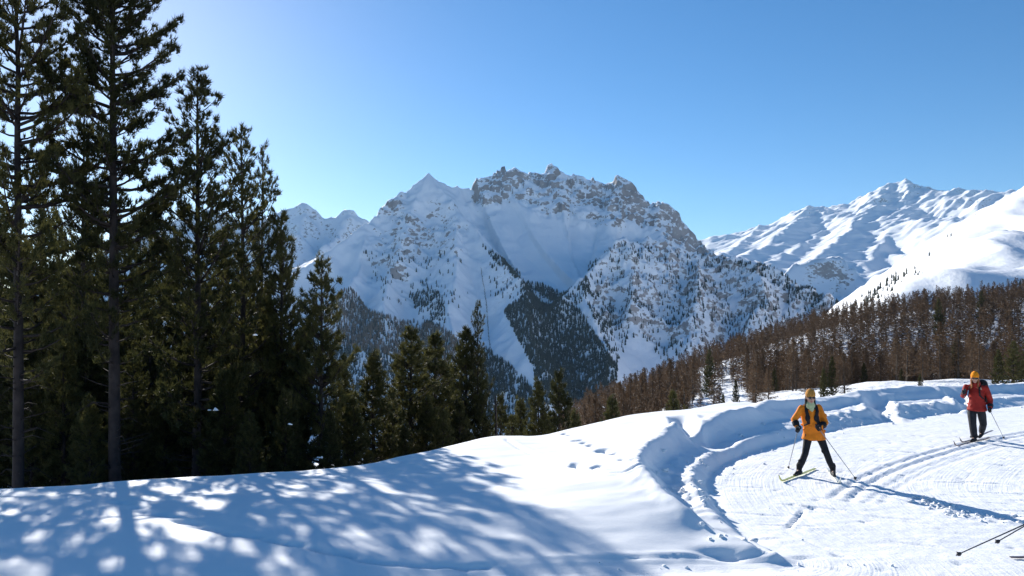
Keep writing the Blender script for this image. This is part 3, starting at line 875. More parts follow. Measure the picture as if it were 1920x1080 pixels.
# ---- larch wood on the hill at the right
def larch_meshes(name, seed, H=18.0, nb=210, tw=12, lod=1.0, ring=6):
    rng = np.random.default_rng(seed)
    tr = Geo(); zs = np.linspace(0, H, 7 if ring > 3 else 3)
    tr.tube([(0, 0, z if z > 0 else -1.0) for z in zs], [.19 * (1 - z / H) ** .8 + .015 for z in zs], ring, cap=ring > 3)
    cr = Geo()
    z = H * (.16 + .7 * (np.arange(nb) / nb) ** 1.05) ** 1.0 + H * .0
    z = H * (.14 + .855 * np.linspace(0, 1, nb) ** .9)
    t = (z / H - .14) / .86
    Rb = (2.75 * (1 - t) ** .75 * (.55 + .45 * np.minimum(1, t * 5)) + .12) * rng.uniform(.6, 1.15, nb)
    a = rng.uniform(0, 6.283, nb)
    out = np.stack([np.cos(a), np.sin(a), 0 * a], 1)
    side = np.stack([-np.sin(a), np.cos(a), 0 * a], 1)
    e = -.12 + .75 * t + rng.normal(0, .1, nb)
    P0 = np.stack([0 * a, 0 * a, z], 1)
    P1 = P0 + out * Rb[:, None] * .55 + np.array((0, 0, 1)) * (Rb * (e * .55 - .05))[:, None]
    P2 = P0 + out * Rb[:, None] + np.array((0, 0, 1)) * (Rb * (e + .12))[:, None]
    wv = np.array((0, 0, 1.)) * (.035 / lod)
    V = np.stack([P0 - wv, P0 + wv, P1 + wv, P1 - wv, P2, P1 + side * .05, P1 - side * .05], 1).reshape(-1, 3)
    b = np.arange(nb)[:, None] * 7
    cr.add(V, np.concatenate([b + [3, 2, 4], b + [5, 6, 4]]), b + [0, 1, 2, 3])
    N = nb * tw
    s = rng.uniform(.2, 1, (N, 1)); i = np.repeat(np.arange(nb), tw)
    q = np.where(s < .55, P0[i] + (P1[i] - P0[i]) * s / .55, P1[i] + (P2[i] - P1[i]) * (s - .55) / .45)
    d = unit(out[i] * rng.uniform(.1, .9, (N, 1)) + side[i] * rng.uniform(-1, 1, (N, 1)) + np.array((0, 0, 1)) * rng.uniform(-.75, .55, (N, 1)))
    ln = rng.uniform(.35, .85, (N, 1)) * (.5 + .5 * Rb[i][:, None] / 2.7) / lod ** .5
    sd = unit(np.cross(d, rng.normal(size=(N, 3)))) * (.060 / lod)
    V = np.stack([q - sd, q + sd, q + d * ln], 1).reshape(-1, 3)
    cr.add(V, np.arange(N * 3).reshape(-1, 3))
    return tr.mesh(name + '_trunk', LARCH_BARK), cr.mesh(name + '_crown', LARCH_TWIG, False)

LARCH = [larch_meshes('larch_%d' % k, 30 + k) for k in range(7)]
LARCH_LOW = larch_meshes('larch_low', 60, nb=38, tw=6, lod=.29, ring=3)

def plant_larches():
    r = np.random.default_rng(21)
    gx, gy = np.meshgrid(np.arange(-20, 520, 4.3), np.arange(150, 620, 5.2))
    x = (gx + r.uniform(-3.2, 3.2, gx.shape)).ravel(); y = (gy + r.uniform(-3.6, 3.6, gx.shape)).ravel()
    z = hill_z(x, y)
    px, py = topx(x, y, z)
    keep = (px > 1052) & (px < 1990) & (r.random(len(x)) < .84)
    keep &= ~inpoly(px, py, [(1280, 800), (1305, 748), (1345, 730), (1400, 738), (1420, 800)])
    keep &= ~((y < 200) & (px > 1420)) | (r.random(len(x)) < .22)
    keep &= (y < 520) & ~((px > 1560) & (y > 480))
    keep &= fbm(x / 35, y / 35, 2, 90) > -.8
    x, y, z, px, py = x[keep], y[keep], z[keep], px[keep], py[keep]
    h = r.uniform(8, 15.5, len(x)) * (.85 + .15 * r.random(len(x)))
    o = np.argsort(y)
    low = []
    for n, k in enumerate(o):
        s = h[k] / 18
        if n < 300:
            if px[k] < 1300: lb, g = 'bare brown larch at the low left end of the wood, before the gorge', 'larches at the left end of the wood'
            elif y[k] < 235: lb, g = 'bare brown larch with its trunk showing, in the front rows of the wood', 'larches in the front rows'
            else: lb, g = 'bare brown larch deep in the wood behind the front rows', 'larches deep in the wood'
            tree_thing('larch_tree', LARCH[n % 7], (x[k], y[k], z[k] - .2), (s * r.uniform(1.25, 1.85), s * r.uniform(1.25, 1.85), s), r.uniform(0, 6.28), lb, 'tree', g, ('trunk', 'crown')).rotation_euler.x = r.normal(0, .03)
        else: low.append((x[k], y[k], z[k] - .2, s, r.uniform(0, 6.28)))
    me_t, me_c = LARCH_LOW
    Vs = [np.empty(len(m.vertices) * 3) for m in (me_t, me_c)]
    Vc = np.empty(len(me_c.vertices) * 3); me_c.vertices.foreach_get('co', Vc); Vc = Vc.reshape(-1, 3)
    Vt = np.empty(len(me_t.vertices) * 3); me_t.vertices.foreach_get('co', Vt); Vt = Vt.reshape(-1, 3)
    def faces(me): return [p.vertices[:] for p in me.polygons]
    g = Geo()
    fc = faces(me_c); ft = faces(me_t)
    Tc = [f for f in fc + [] if len(f) == 3]; Qc = [f for f in fc if len(f) == 4]
    Tt = [f for f in ft if len(f) == 3]; Qt = [f for f in ft if len(f) == 4]
    for X, Y, Z, s, a in low:
        R = np.array([[math.cos(a), -math.sin(a), 0], [math.sin(a), math.cos(a), 0], [0, 0, 1]])
        g.add(Vc @ R.T * (s * 1.4, s * 1.4, s) + (X, Y, Z), Tc, Qc); g.add(Vt @ R.T * s + (X, Y, Z), Tt, Qt)
    if low: tag(link('larch_wood', g.mesh('larch_wood', LARCH_TWIG, False)), 'mass of brown larches covering the back of the hill', 'wood', None, 'stuff')
    print('larches', len(o), 'stuff', len(low))
plant_larches()
for px, pt, Y, v, w, lb in [
    (1560, 668, 150, 'cone_b', .8, 'dark green conifer right behind the yellow jacket skier, taller of the two'), (1544, 690, 140, 'cone_a', .8, 'smaller dark conifer close behind the yellow jacket skier'),
    (1690, 690, 165, 'cone_b', 1.0, 'green conifer in front of the larches midway between the two skiers'), (1725, 700, 150, 'cone_a', 1.0, 'low green conifer just right of midway between the skiers'),
    (1790, 640, 210, 'bushy', .9, 'dark broad conifer in the larches left above the red jacket skier'), (1872, 655, 120, 'cone_b', .9, 'pointed yellowish green conifer right of the red jacket skier'),
    (1900, 640, 130, 'bushy', 1.1, 'broad green conifer near the right edge beside the pointed one'), (1930, 630, 140, 'bushy', 1.1, 'green conifer cut by the right edge of the photo'),
    (1380, 712, 160, 'cone_b', .7, 'thin dark conifer on the right side of the sunny clearing'), (1356, 738, 150, 'cone_a', .7, 'little dark conifer in the middle of the sunny clearing'),
    (1452, 690, 190, 'cone_b', .9, 'dark conifer among larches left of the yellow jacket skier'), (1760, 560, 330, 'bushy', .8, 'dark conifer high in the larch wood near its top line'),
    (1840, 545, 360, 'bushy', .8, 'dark conifer at the top line of the larch wood above the red jacket skier'), (1620, 680, 200, 'cone_b', .9, 'dark conifer among larches right of the yellow jacket skier'),
    (1180, 735, 260, 'bushy', .7, 'dark conifer at the low left end of the larch wood'), (1330, 655, 300, 'bushy', .7, 'dark conifer among larches above the sunny clearing')]:
    pine(px, pt, Y, v, lb, w, None, 'conifers among the larches')

# ---- woods and single trees on the mountains, too far off to count
def far_wood(name, x, y, z, h, material, label, r):
    n = len(x); m = 5
    a = np.arange(m) * 2 * np.pi / m
    ring = np.stack([np.cos(a), np.sin(a), 0 * a], 1)
    V = np.empty((n, m * 2 + 2, 3)); w = h * r.uniform(.16, .24, n)
    rot = r.uniform(0, 6.28, n); c, s = np.cos(rot), np.sin(rot)
    R = np.stack([ring[None, :, 0] * c[:, None] - ring[None, :, 1] * s[:, None], ring[None, :, 0] * s[:, None] + ring[None, :, 1] * c[:, None]], -1)
    base = np.stack([x, y, z], 1)
    for lv, (zz, ww) in enumerate(((-.1, 1.0), (.42, .72))):
        V[:, lv * m:(lv + 1) * m, :2] = base[:, None, :2] + R * (w * ww)[:, None, None]
        V[:, lv * m:(lv + 1) * m, 2] = (base[:, 2] + h * zz)[:, None]
    V[:, 2 * m] = base + np.stack([0 * h, 0 * h, h * .72], 1); V[:, 2 * m + 1] = base + np.stack([0 * h, 0 * h, h], 1)
    f = []
    for i in range(m):
        f.append((i, (i + 1) % m, 2 * m)); f.append((m + i, m + (i + 1) % m, 2 * m + 1))
    F = (np.arange(n)[:, None, None] * (2 * m + 2) + np.array(f)[None]).reshape(-1, 3)
    return tag(link(name, np_mesh(name, V.reshape(-1, 3), F, material, False)), label, 'wood', None, 'stuff')

def plant_mountain():
    r = np.random.default_rng(33)
    N = 190000
    x = r.uniform(-1700, 1450, N); y = r.uniform(1680, 3000, N)
    z = main_z(x, y); px, py = topx(x, y, z)
    den = np.zeros(N)
    clump = sstep(fbm(x / 70, y / 140, 3, 600) * .9 + .55)
    def zone(poly, d, c=1.0):
        m = inpoly(px, py, poly); den[m] = np.maximum(den[m], d * (1 - c + c * clump[m]))
    zone([(945, 585), (985, 552), (1040, 560), (1085, 580), (1110, 620), (1158, 690), (1150, 760), (1010, 760), (1000, 690), (965, 625)], 1.6, .25)
    zone([(975, 528), (1010, 532), (1060, 552), (1100, 520), (1110, 545), (1080, 580), (1040, 572), (985, 556)], .5, .6)
    zone([(560, 640), (640, 548), (662, 540), (690, 585), (720, 590), (760, 605), (800, 602), (850, 630), (880, 655), (905, 650), (960, 690), (1000, 730), (1000, 800), (400, 800), (400, 640)], .95, .65)
    zone([(905, 462), (918, 468), (978, 515), (972, 526), (930, 495)], .55, .3)
    zone([(760, 540), (800, 525), (830, 560), (840, 620), (800, 612), (775, 575)], .32, .9)
    zone([(680, 470), (860, 470), (880, 560), (840, 600), (700, 560)], .035, .9)
    zone([(915, 490), (990, 540), (975, 560), (920, 560)], .12, .7)
    zone([(1100, 500), (1160, 455), (1330, 480), (1560, 560), (1560, 700), (1250, 690), (1200, 640), (1120, 620)], .10, .85)
    zone([(1090, 540), (1130, 540), (1180, 640), (1160, 690), (1120, 620)], .25, .8)
    zone([(1350, 485), (1440, 500), (1580, 570), (1700, 640), (1560, 600), (1430, 520)], .45, .6)
    k = r.random(N) < den * 1.1
    x, y, z, px, py = x[k], y[k], z[k], px[k], py[k]
    brown = inpoly(px, py, [(620, 520), (760, 590), (880, 640), (870, 700), (640, 650), (560, 600)]) & (r.random(len(x)) < .75)
    h = r.uniform(8, 17, len(x))
    print('mountain trees', len(x))
    far_wood('mountain_conifer_wood', x[~brown], y[~brown], z[~brown], h[~brown], FAR_GREEN, 'dark conifer woods and scattered trees on the blue shaded mountain', r)
    far_wood('mountain_larch_wood', x[brown], y[brown], z[brown], h[brown], FAR_LARCH, 'brownish larch wood low on the left flank of the mountain', r)
    # line of bushes down the avalanche slope
    n = 260; u = np.linspace(0, 1, n)
    lp = np.interp(u, [0, .35, .7, 1], [902, 912, 916, 922]); lq = np.interp(u, [0, .35, .7, 1], [505, 570, 625, 690])
    xs, ys = [], []
    yy = np.arange(1700, 3100, 4.0)
    for a, b in zip(lp, lq):
        xx = (a - 960) / FPX * yy; d = main_z(xx, yy) - (CAMZ + (HOR - b) / FPX * yy)
        i = np.argmax(d > 0)
        if d[i] > 0: xs.append(xx[i]); ys.append(yy[i])
    xs = np.array(xs) + r.normal(0, 1.2, len(xs)); ys = np.array(ys)
    far_wood('bush_row', xs, ys, main_z(xs, ys), r.uniform(2.5, 5, len(xs)), FAR_LARCH, 'thin dark line of bushes running down the avalanche slope', r)
    # sunny slope: trees along its left edge and a few dots
    N = 9000
    x = r.uniform(150, 1500, N); y = r.uniform(560, 1700, N); z = RSF(x, y); px, py = topx(x, y, z)
    cl = fbm(x / 40, y / 60, 2, 640) > .02
    m = cl & inpoly(px, py, [(1570, 600), (1640, 545), (1690, 508), (1722, 505), (1735, 530), (1710, 560), (1640, 610)]) & (r.random(N) < .95)
    m |= inpoly(px, py, [(1880, 500), (1905, 488), (1915, 510), (1890, 525)]) & (r.random(N) < .8)
    m |= inpoly(px, py, [(1905, 530), (1960, 510), (1960, 560), (1900, 560)]) & (r.random(N) < .7)
    m |= (px > 1700) & (px < 1960) & (r.random(N) < .004)
    m |= cl & inpoly(px, py, [(1720, 500), (1780, 440), (1790, 446), (1740, 500)]) & (r.random(N) < .1)
    x, y, z = x[m], y[m], z[m]
    far_wood('slope_conifers', x, y, z, r.uniform(5, 11, len(x)), FAR_GREEN, 'small dark conifers dotted along the edge of the sunny slope', r)
plant_mountain()

# ------------------------------------------------------------------ skiers
def cloth(name, c, rough=.75, var=.25, scale=9, bump=.25):
    return mottled(name, tuple(v * (1 - var) for v in c), tuple(min(1, v * (1 + var * .6)) for v in c), scale, rough, bump, .25)
SKIN = cloth('skin', (.50, .29, .21), .5, .15, 20, 0)
YELLOW = cloth('yellow_jacket_cloth', (.78, .22, .013))
BLACK = cloth('black_cloth', (.013, .014, .018), .7, .4)
DARKGREY = cloth('charcoal_trouser_cloth', (.02, .021, .026), .8, .35)
RED = cloth('red_jacket_cloth', (.31, .022, .016))
BLUE = cloth('blue_jacket_cloth', (.03, .08, .25))
OCHRE = cloth('ochre_knit', (.50, .23, .05), .9, .35, 40)
ORANGE = cloth('orange_knit', (.85, .27, .01), .9, .25, 40)
PALEGREEN = cloth('pale_green_fleece', (.40, .45, .26), .95, .2, 30)
HAIR = cloth('dark_hair', (.035, .022, .015), .6, .4, 30)
HAIR2 = cloth('reddish_hair', (.28, .10, .035), .6, .4, 30)
GLASS = mottled('dark_lens', (.01, .01, .012), (.02, .02, .025), 5, .12, 0, .6)
LIP = cloth('lips', (.40, .13, .11), .5, .1, 20, 0)
SKI_GREEN = mottled('lime_ski_topsheet', (.36, .38, .05), (.46, .46, .08), 4, .3, 0, .5)
SKI_WHITE = mottled('white_ski_topsheet', (.66, .66, .56), (.75, .75, .68), 4, .3, 0, .5)
SKI_DARK = mottled('dark_ski_topsheet', (.03, .03, .035), (.09, .03, .03), 4, .3, 0, .5)
POLE_GREY = mottled('grey_pole_shaft', (.20, .20, .20), (.28, .27, .26), 6, .35, 0, .5)
POLE_BLACK = mottled('black_pole_shaft', (.02, .02, .022), (.05, .05, .055), 6, .35, 0, .5)
PLASTIC = mottled('black_plastic', (.012, .012, .014), (.025, .025, .028), 8, .45, 0, .5)

def solid(name, geo, material, voxel, smooth=2):
    """one continuous skin grown over the collected volumes"""
    me = geo.mesh(name + '_raw', material, True)
    o = bpy.data.objects.new(name + '_raw', me); COL.objects.link(o)
    m = o.modifiers.new('r', 'REMESH'); m.mode = 'VOXEL'; m.voxel_size = voxel; m.use_smooth_shade = True
    if smooth:
        k = o.modifiers.new('s', 'SMOOTH'); k.factor = .5; k.iterations = smooth
    dg = bpy.context.evaluated_depsgraph_get(); dg.update()
    out = bpy.data.meshes.new_from_object(o.evaluated_get(dg))
    out.name = name
    bpy.data.objects.remove(o); bpy.data.meshes.remove(me)
    out.materials.clear(); out.materials.append(material)
    return out

A3 = lambda *v: np.array(v, float)
def nrm(v): v = np.array(v, float); return v / (np.linalg.norm(v) + 1e-9)

def glove_geo(g, hand, wrist, axis, scale=1.0):
    """palm, four unequal fingers curled round a pole along axis, thumb closing from the other side"""
    p = nrm(axis); a = nrm(hand - wrist); a = nrm(a - p * np.dot(a, p) * .6)
    u = nrm(np.cross(p, a)); v = nrm(np.cross(u, p))
    palm = hand - v * .030 * scale
    g.ball(palm, A3(.030, .048, .020) * scale, 10, 7, np.stack([u, p, v], 1))
    for i, (off, end, r) in enumerate(((-.034, 215, .0105), (-.012, 245, .0112), (.010, 235, .011), (.031, 195, .0095))):
        pts = []
        for s in np.linspace(0, 1, 6):
            th = math.radians(-95 + end * s)
            R = .031 - .006 * s
            pts.append(hand + p * off * scale + (u * math.cos(th) * R + v * math.sin(th) * R) * scale)
        g.tube(pts, [r * scale * (1.05 - .25 * s) for s in np.linspace(0, 1, 6)], 7)
    pts = []
    for s in np.linspace(0, 1, 5):
        th = math.radians(-115 - 125 * s)
        pts.append(hand + p * (-.048 - .012 * s) * scale + (u * math.cos(th) + v * math.sin(th)) * .033 * scale)
    g.tube(pts, [.0125 * scale * (1.1 - .2 * s) for s in np.linspace(0, 1, 5)], 7)
    g.tube([palm, palm - a * .05 * scale, wrist - a * .02], [(.030 * scale, .024 * scale), .034 * scale, .060], 10)
    g.tube([wrist - a * .02, wrist - a * .09], [.062, .066], 10, round=.2)

def person(label, O, J, face, head_face, style):
    face = nrm(face); lat = nrm(np.cross(face, (0, 0, 1))); hf = nrm(head_face)
    hl = nrm(np.cross(hf, (0, 0, 1))); hu = np.cross(hl, hf)
    J = {k: A3(*v) for k, v in J.items()}
    M = np.stack([hl, hf, hu], 1)
    hc = J['head']; H = lambda x, y, z: hc + M @ A3(x, y, z)
    o = bpy.data.objects.new('person', None); COL.objects.link(o); o.location = O; o.empty_display_size = .2
    tag(o, label, 'person', style.get('group'))
    # --- body: head with face, neck, trunk, limbs, all one skin
    g = Geo()
    g.ball(H(0, -.008, .03), (.076, .094, .092), 14, 10, M); g.ball(H(0, .022, -.045), (.058, .066, .070), 12, 8, M)
    g.ball(H(0, .062, -.092), (.026, .022, .018), 8, 6, M)
    g.tube([H(0, .084, .022), H(0, .100, -.012), H(0, .109, -.030)], [.010, .013, .016], 8)
    for s in (-1, 1):
        g.ball(H(.078 * s, -.008, -.008), (.010, .022, .032), 8, 6, M)
        g.ball(H(.030 * s, .080, .030), (.022, .010, .008), 8, 5, M); g.ball(H(.042 * s, .056, -.022), (.022, .026, .022), 8, 6, M)
    g.tube([H(0, -.02, -.06), J['neck'], (J['shL'] + J['shR']) / 2 - (0, 0, .04)], [.056, .058, .075], 10)
    ch = J['chest']; pe = J['pelvis']
    g.tube([(J['shL'] + J['shR']) / 2 - (0, 0, .01), ch, (ch + pe) / 2, pe], [(.15, .085), (.155, .105), (.135, .095), (.16, .105)], 14, flat=face)
    for s in 'LR':
        g.tube([J['sh' + s], (J['sh' + s] + J['el' + s]) / 2, J['el' + s], (J['el' + s] + J['wr' + s]) / 2, J['wr' + s]], [.055, .050, .040, .038, .027], 10)
        g.tube([J['hip' + s], (J['hip' + s] + J['kn' + s]) / 2, J['kn' + s], J['kn' + s] * .65 + J['an' + s] * .35, J['an' + s]], [.070, .058, .045, .044, .036], 10)
        g.ball(J['wr' + s] * .3 + J['ha' + s] * .7, .03, 8, 6)
        g.tube([J['an' + s], J['an' + s] + A3(*J['toe' + s]) * .12 - (0, 0, .06)], [.034, .016], 8)
    link('body', solid('body', g, SKIN, .010, 2), o)
    # eyes and mouth on the face
    for s in (-1, 1):
        e = Geo(); e.ball(H(.031 * s, .083, .012), (.012, .008, .007), 8, 6, M); link('eye', e.mesh('eye', GLASS), o)
    e = Geo(); e.tube([H(-.022, .078, -.058), H(0, .088, -.057), H(.022, .078, -.058)], [.004, .007, .004], 6); link('mouth', e.mesh('mouth', LIP), o)
    # --- jacket
    g = Geo(); hem = style['hem']
    top = (J['shL'] + J['shR']) / 2
    w = style.get('bulk', 1.0)
    hp = pe + (0, 0, hem)
    g.tube([top + (0, 0, .035), top - (0, 0, .05), ch, (ch + pe) / 2, pe, hp], [(.10 * w, .08 * w), (.160 * w, .105 * w), (.185 * w, .138 * w), (.182 * w, .140 * w), (.21 * w, .155 * w), (.245 * w, .175 * w)], 18, flat=face, round=.12)
    for s in 'LR':
        m = J['el' + s]
        g.tube([J['sh' + s] + (0, 0, .0), J['sh' + s] * .5 + m * .5 + RNG.normal(0, .006, 3), m, m * .5 + J['wr' + s] * .5 + RNG.normal(0, .006, 3), J['wr' + s]], [.066 * w, .070 * w, .068 * w, .064 * w, .056 * w], 12)
        for k in range(3):
            q = J['sh' + s] * (1 - .3 * k) + m * .3 * k
            g.ball(q + RNG.normal(0, .022, 3) - (0, 0, .02), .048 * w, 8, 6)
    g.tube([J['shL'] - (0, 0, .02), top + (0, 0, .03), J['shR'] - (0, 0, .02)], [.060 * w, .080 * w, .060 * w], 12)
    for k in range(16):
        a = RNG.uniform(0, 6.28); q = pe * RNG.uniform(.1, .9); q = pe + (ch - pe) * RNG.uniform(-.1, .9) + (lat * math.cos(a) * .16 + face * math.sin(a) * .115) * w
        g.tube([q - lat * .05 + RNG.normal(0, .02, 3), q + lat * .05 + RNG.normal(0, .02, 3)], [.020, .020], 6)
    jk = link('jacket', solid('jacket', g, style['jacket'], .013, 3), o)
    # collar
    g = Geo(); c0 = J['neck'] - (0, 0, .03)
    g.tube([c0 - (0, 0, .05), c0, c0 + (hc - c0) * .40], [(.125, .10), (.108, .10), (.098, .098)], 14, flat=face, round=.3)
    link('collar', solid('collar', g, style['collar'], .010, 2), jk)
    # --- trousers
    g = Geo()
    g.tube([(ch + pe) / 2, pe, (J['hipL'] + J['hipR']) / 2 - (0, 0, .05)], [(.14, .10), (.155, .11), (.14, .10)], 14, flat=face)
    for s in 'LR':
        h_, k_, a_ = J['hip' + s], J['kn' + s], J['an' + s]
        lw = style.get('leg', 1.0)
        g.tube([h_, (h_ + k_) / 2, k_, (k_ + a_) / 2, a_ + (0, 0, .02)], [.092, .088 * lw, .075 * lw, .073 * lw, .060 * lw], 12)
        for t in (.3, .5, .7, .85): g.ball(h_ * (1 - t) + k_ * t + RNG.normal(0, .013, 3), .055 * lw, 8, 6)
        for t in (.1, .5, .9): g.ball(k_ * (1 - t) + a_ * t + RNG.normal(0, .018, 3), .05 * lw, 8, 6)
    link('trousers', solid('trousers', g, style['trousers'], .012, 2), o)
    # --- boots, gloves
    for s in 'LR':
        g = Geo(); a_ = J['an' + s]; t_ = A3(*J['toe' + s])
        sole = a_ - (0, 0, .055)
        g.tube([a_ + (0, 0, .09), a_ + (0, 0, .0), sole + t_ * .02], [.055, .052, .050], 10)
        g.tube([sole - t_ * .075, sole + t_ * .04, sole + t_ * .13, sole + t_ * .175], [.036, (.042, .046), (.043, .034), .026], 10)
        link('boot', solid('boot', g, style['boots'], .008, 2), o)
        g = Geo(); glove_geo(g, J['ha' + s], J['wr' + s], J['pole' + s] - J['ha' + s], 1.25)
        link('glove', solid('glove', g, style['gloves'], .006, 1), o)
    # --- hat, hair, glasses, scarf
    g = Geo(); g.ball(H(0, -.012, .055), (.090, .108, .088), 14, 9, M); g.tube([H(0, -.012, .045), H(0, -.012, .08)], [(.091, .108), (.089, .105)], 16, flat=hf)
    if style['hat'] == 'beanie': g.ball(H(0, -.03, .125), (.055, .06, .05), 10, 7, M)
    hat = link('hat', solid('hat', g, style['hatmat'], .008, 2), o)
    if style['hat'] == 'band':
        g = Geo(); g.ball(H(0, -.035, .075), (.082, .095, .085), 12, 8, M); g.ball(H(.02, -.06, .10), (.06, .05, .05), 10, 7, M)
        link('crown_of_hat', solid('crown_of_hat', g, BLACK, .010, 1), hat)
    g = Geo()
    for k in range(11):
        a = math.radians(-75 + 15 * k + (0)); side = 1 if k > 5 else -1
        x = .078 * math.sin(a); y = -.10 * math.cos(a) * .9
        g.tube([H(x, y, .02), H(x * 1.08, y * .98 + .01, -.06), H(x * 1.0, y * .8 + .02, -.06 - style['hairlen'])], [.018, .018, .010], 6)
    if style.get('front_hair'):
        for s in (-1, 1):
            for k in range(3): g.tube([H(.065 * s, .03 - .02 * k, .01), H(.07 * s, .06 - .02 * k, -.09), H((.05 + .015 * k) * s, .085 - .02 * k, -.20 - .03 * k)], [.014, .017, .008], 6)
    link('hair', solid('hair', g, style['hair'], .008, 1), o)
    g = Geo()
    for s in (-1, 1): g.ball(H(.036 * s, .090, .012), (.034, .012, .022), 10, 7, M)
    g.tube([H(-.02, .098, .018), H(.02, .098, .018)], [.006, .006], 6)
    for s in (-1, 1): g.tube([H(.066 * s, .082, .016), H(.085 * s, .0, .012)], [.005, .004], 5)
    link('sunglasses', solid('sunglasses', g, GLASS, .005, 1), o)
    if style.get('scarf'):
        g = Geo()
        g.tube([H(0, .005, -.112), H(0, .0, -.135), J['neck'] + face * .03 - (0, 0, .02)], [(.074, .088), (.085, .095), (.08, .09)], 14, flat=face)
        g.tube([H(0, .05, -.125), J['neck'] + face * .115 - (0, 0, .10), ch + face * .140 + (0, 0, .09)], [(.05, .03), (.042, .022), (.012, .010)], 10, flat=face)
        link('scarf', solid('scarf', g, style['scarf'], .009, 2), o)
    if style.get('straps'):
        for s, k in ((-1, 'shL' if np.dot(J['shL'] - J['shR'], lat) < 0 else 'shR'), (1, 'shR' if np.dot(J['shL'] - J['shR'], lat) < 0 else 'shL')):
            g = Geo(); b = lat * s
            p0 = top + b * .105 * w
            g.tube([p0 + (0, 0, .055) - face * .03, p0 + face * .075 * w + (0, 0, .03), p0 + face * .128 * w - (0, 0, .06), ch + b * .085 * w + face * .148 * w, (ch * .55 + pe * .45) + b * .10 * w + face * .140 * w, (ch + pe) / 2 + b * .165 * w + face * .06 * w - (0, 0, .03)],
                   [(.026, .012)] * 2 + [(.034, .014)] * 3 + [(.02, .01)], 10, flat=face)
            link('strap', solid('strap', g, BLACK, .006, 1), jk)
            g = Geo(); q = ch + b * .088 * w + face * .142 * w - (0, 0, .03)
            g.ball(q, (.048, .022, .070), 10, 7, np.stack([lat, face, A3(0, 0, 1)], 1)); link('chest_pocket', g.mesh('chest_pocket', BLACK), jk)
    return o

def pole_thing(label, grip, tip, shaft_mat, group, r=.0075):
    grip, tip = A3(*grip), A3(*tip); d = nrm(tip - grip); top = grip - d * .07
    g = Geo(); g.tube([top, tip], [r * 1.1, r * .75], 8)
    o = link('ski_pole', g.mesh('ski_pole', shaft_mat)); tag(o, label, 'ski pole', group)
    g = Geo(); g.tube([top - d * .005, top + d * .04, top + d * .13], [.016, .013, .014], 10); link('grip', g.mesh('grip', PLASTIC), o)
    g = Geo(); L = tip - d * .045
    n = nrm(np.cross(d, (0, 0, 1))); m = np.cross(d, n)
    g.tube([L, L + d * .012], [(.020, .020), (.026, .026)], 10); g.tube([L + m * .0, L - m * .03 + d * .025], [(.012, .02), (.006, .016)], 8)
    link('basket', g.mesh('basket', PLASTIC), o)
    g = Geo(); s = nrm(np.cross(d, (0, 1, 0)))
    g.tube([top, top + s * .04 + d * .07, top + s * .035 + d * .16, top + s * .01 + d * .06], [(.010, .002)] * 4, 6); link('wrist_strap', g.mesh('wrist_strap', PLASTIC), o)
    return o

def ski_thing(label, foot, d, length, material, group, lift=0.0, tipfrac=.52):
    """a cross-country ski through the foot along d, tip turned up, resting on the snow"""
    d = nrm(A3(d[0], d[1], 0)); s = A3(-d[1], d[0], 0); foot = A3(*foot)
    n = 26; V = []
    for i in range(n):
        t = i / (n - 1); u = (t - (1 - tipfrac)) * length
        p = foot + d * u
        z = snow_z(p[0], p[1]) + .016 + .015 * math.sin(math.pi * min(1, t / .9)) * .4
        if t > .90: z += .13 * ((t - .90) / .10) ** 2
        z += lift * max(0, 1 - t * 1.6)
        w = .0235 * (1 if t < .9 else max(.12, 1 - ((t - .9) / .1) ** 2 * .85)) * (.8 if i == 0 else 1)
        for sx, sz in ((-1, 0), (1, 0), (1, .012), (-1, .012)): V.append((*(p[:2] + s[:2] * w * sx), z + sz))
    V = np.array(V); i = np.arange(n * 4).reshape(n, 4)
    Q = np.stack([i[:-1], np.roll(i[:-1], -1, 1), np.roll(i[1:], -1, 1), i[1:]], -1).reshape(-1, 4)
    Q = np.concatenate([Q, [[3, 2, 1, 0]], [[n * 4 - 4, n * 4 - 3, n * 4 - 2, n * 4 - 1]]])
    o = link('ski', np_mesh('ski', V, Q, material, False)); tag(o, label, 'ski', group)
    zf = snow_z(foot[0], foot[1]) + .03 + lift * .3
    g = Geo(); R = np.stack([d, s, A3(0, 0, 1)], 1)
    g.box((foot[0], foot[1], zf + .008), (.30, .05, .014), R); g.box(tuple((foot + d * .16)[:2]) + (zf + .02,), (.06, .055, .03), R)
    link('binding', g.mesh('binding', PLASTIC, False), o)
    return o

# ---- skier in yellow
O1 = A3(5.71, 13.95, 0); O1[2] = snow_z(O1[0], O1[1])
d1 = (-.67, -.74, 0); d2 = (-.25, -.97, 0)
J1 = dict(head=(-.19, -.14, 1.485), neck=(-.165, -.06, 1.36), shR=(-.325, -.05, 1.285), shL=(.015, -.02, 1.295), chest=(-.15, -.02, 1.14), pelvis=(-.055, .05, .83),
          elR=(-.455, -.03, 1.06), wrR=(-.445, -.14, .965), haR=(-.44, -.19, .90), elL=(.125, -.05, 1.00), wrL=(-.03, -.24, .965), haL=(-.105, -.29, .945),
          hipR=(-.145, .05, .80), hipL=(.045, .06, .80), knR=(-.245, -.03, .43), knL=(.145, -.05, .44), anR=(-.325, .05, .12), anL=(.275, -.02, .12),
          toeR=d1, toeL=d2, poleR=(-.26, .78, 0), poleL=(.60, -.26, 0))
person('skier in a yellow jacket and dark trousers gliding on the piste bend', O1, J1, (-.10, -1, 0), (-.12, -1, -.10),
       dict(jacket=YELLOW, collar=BLACK, trousers=BLACK, boots=BLACK, gloves=BLACK, hat='band', hatmat=OCHRE, hair=HAIR, hairlen=.10, scarf=PALEGREEN, straps=True, hem=-.14, leg=.82, bulk=.91, group='skiers on the piste'))
def w1(p): return O1 + A3(*p)
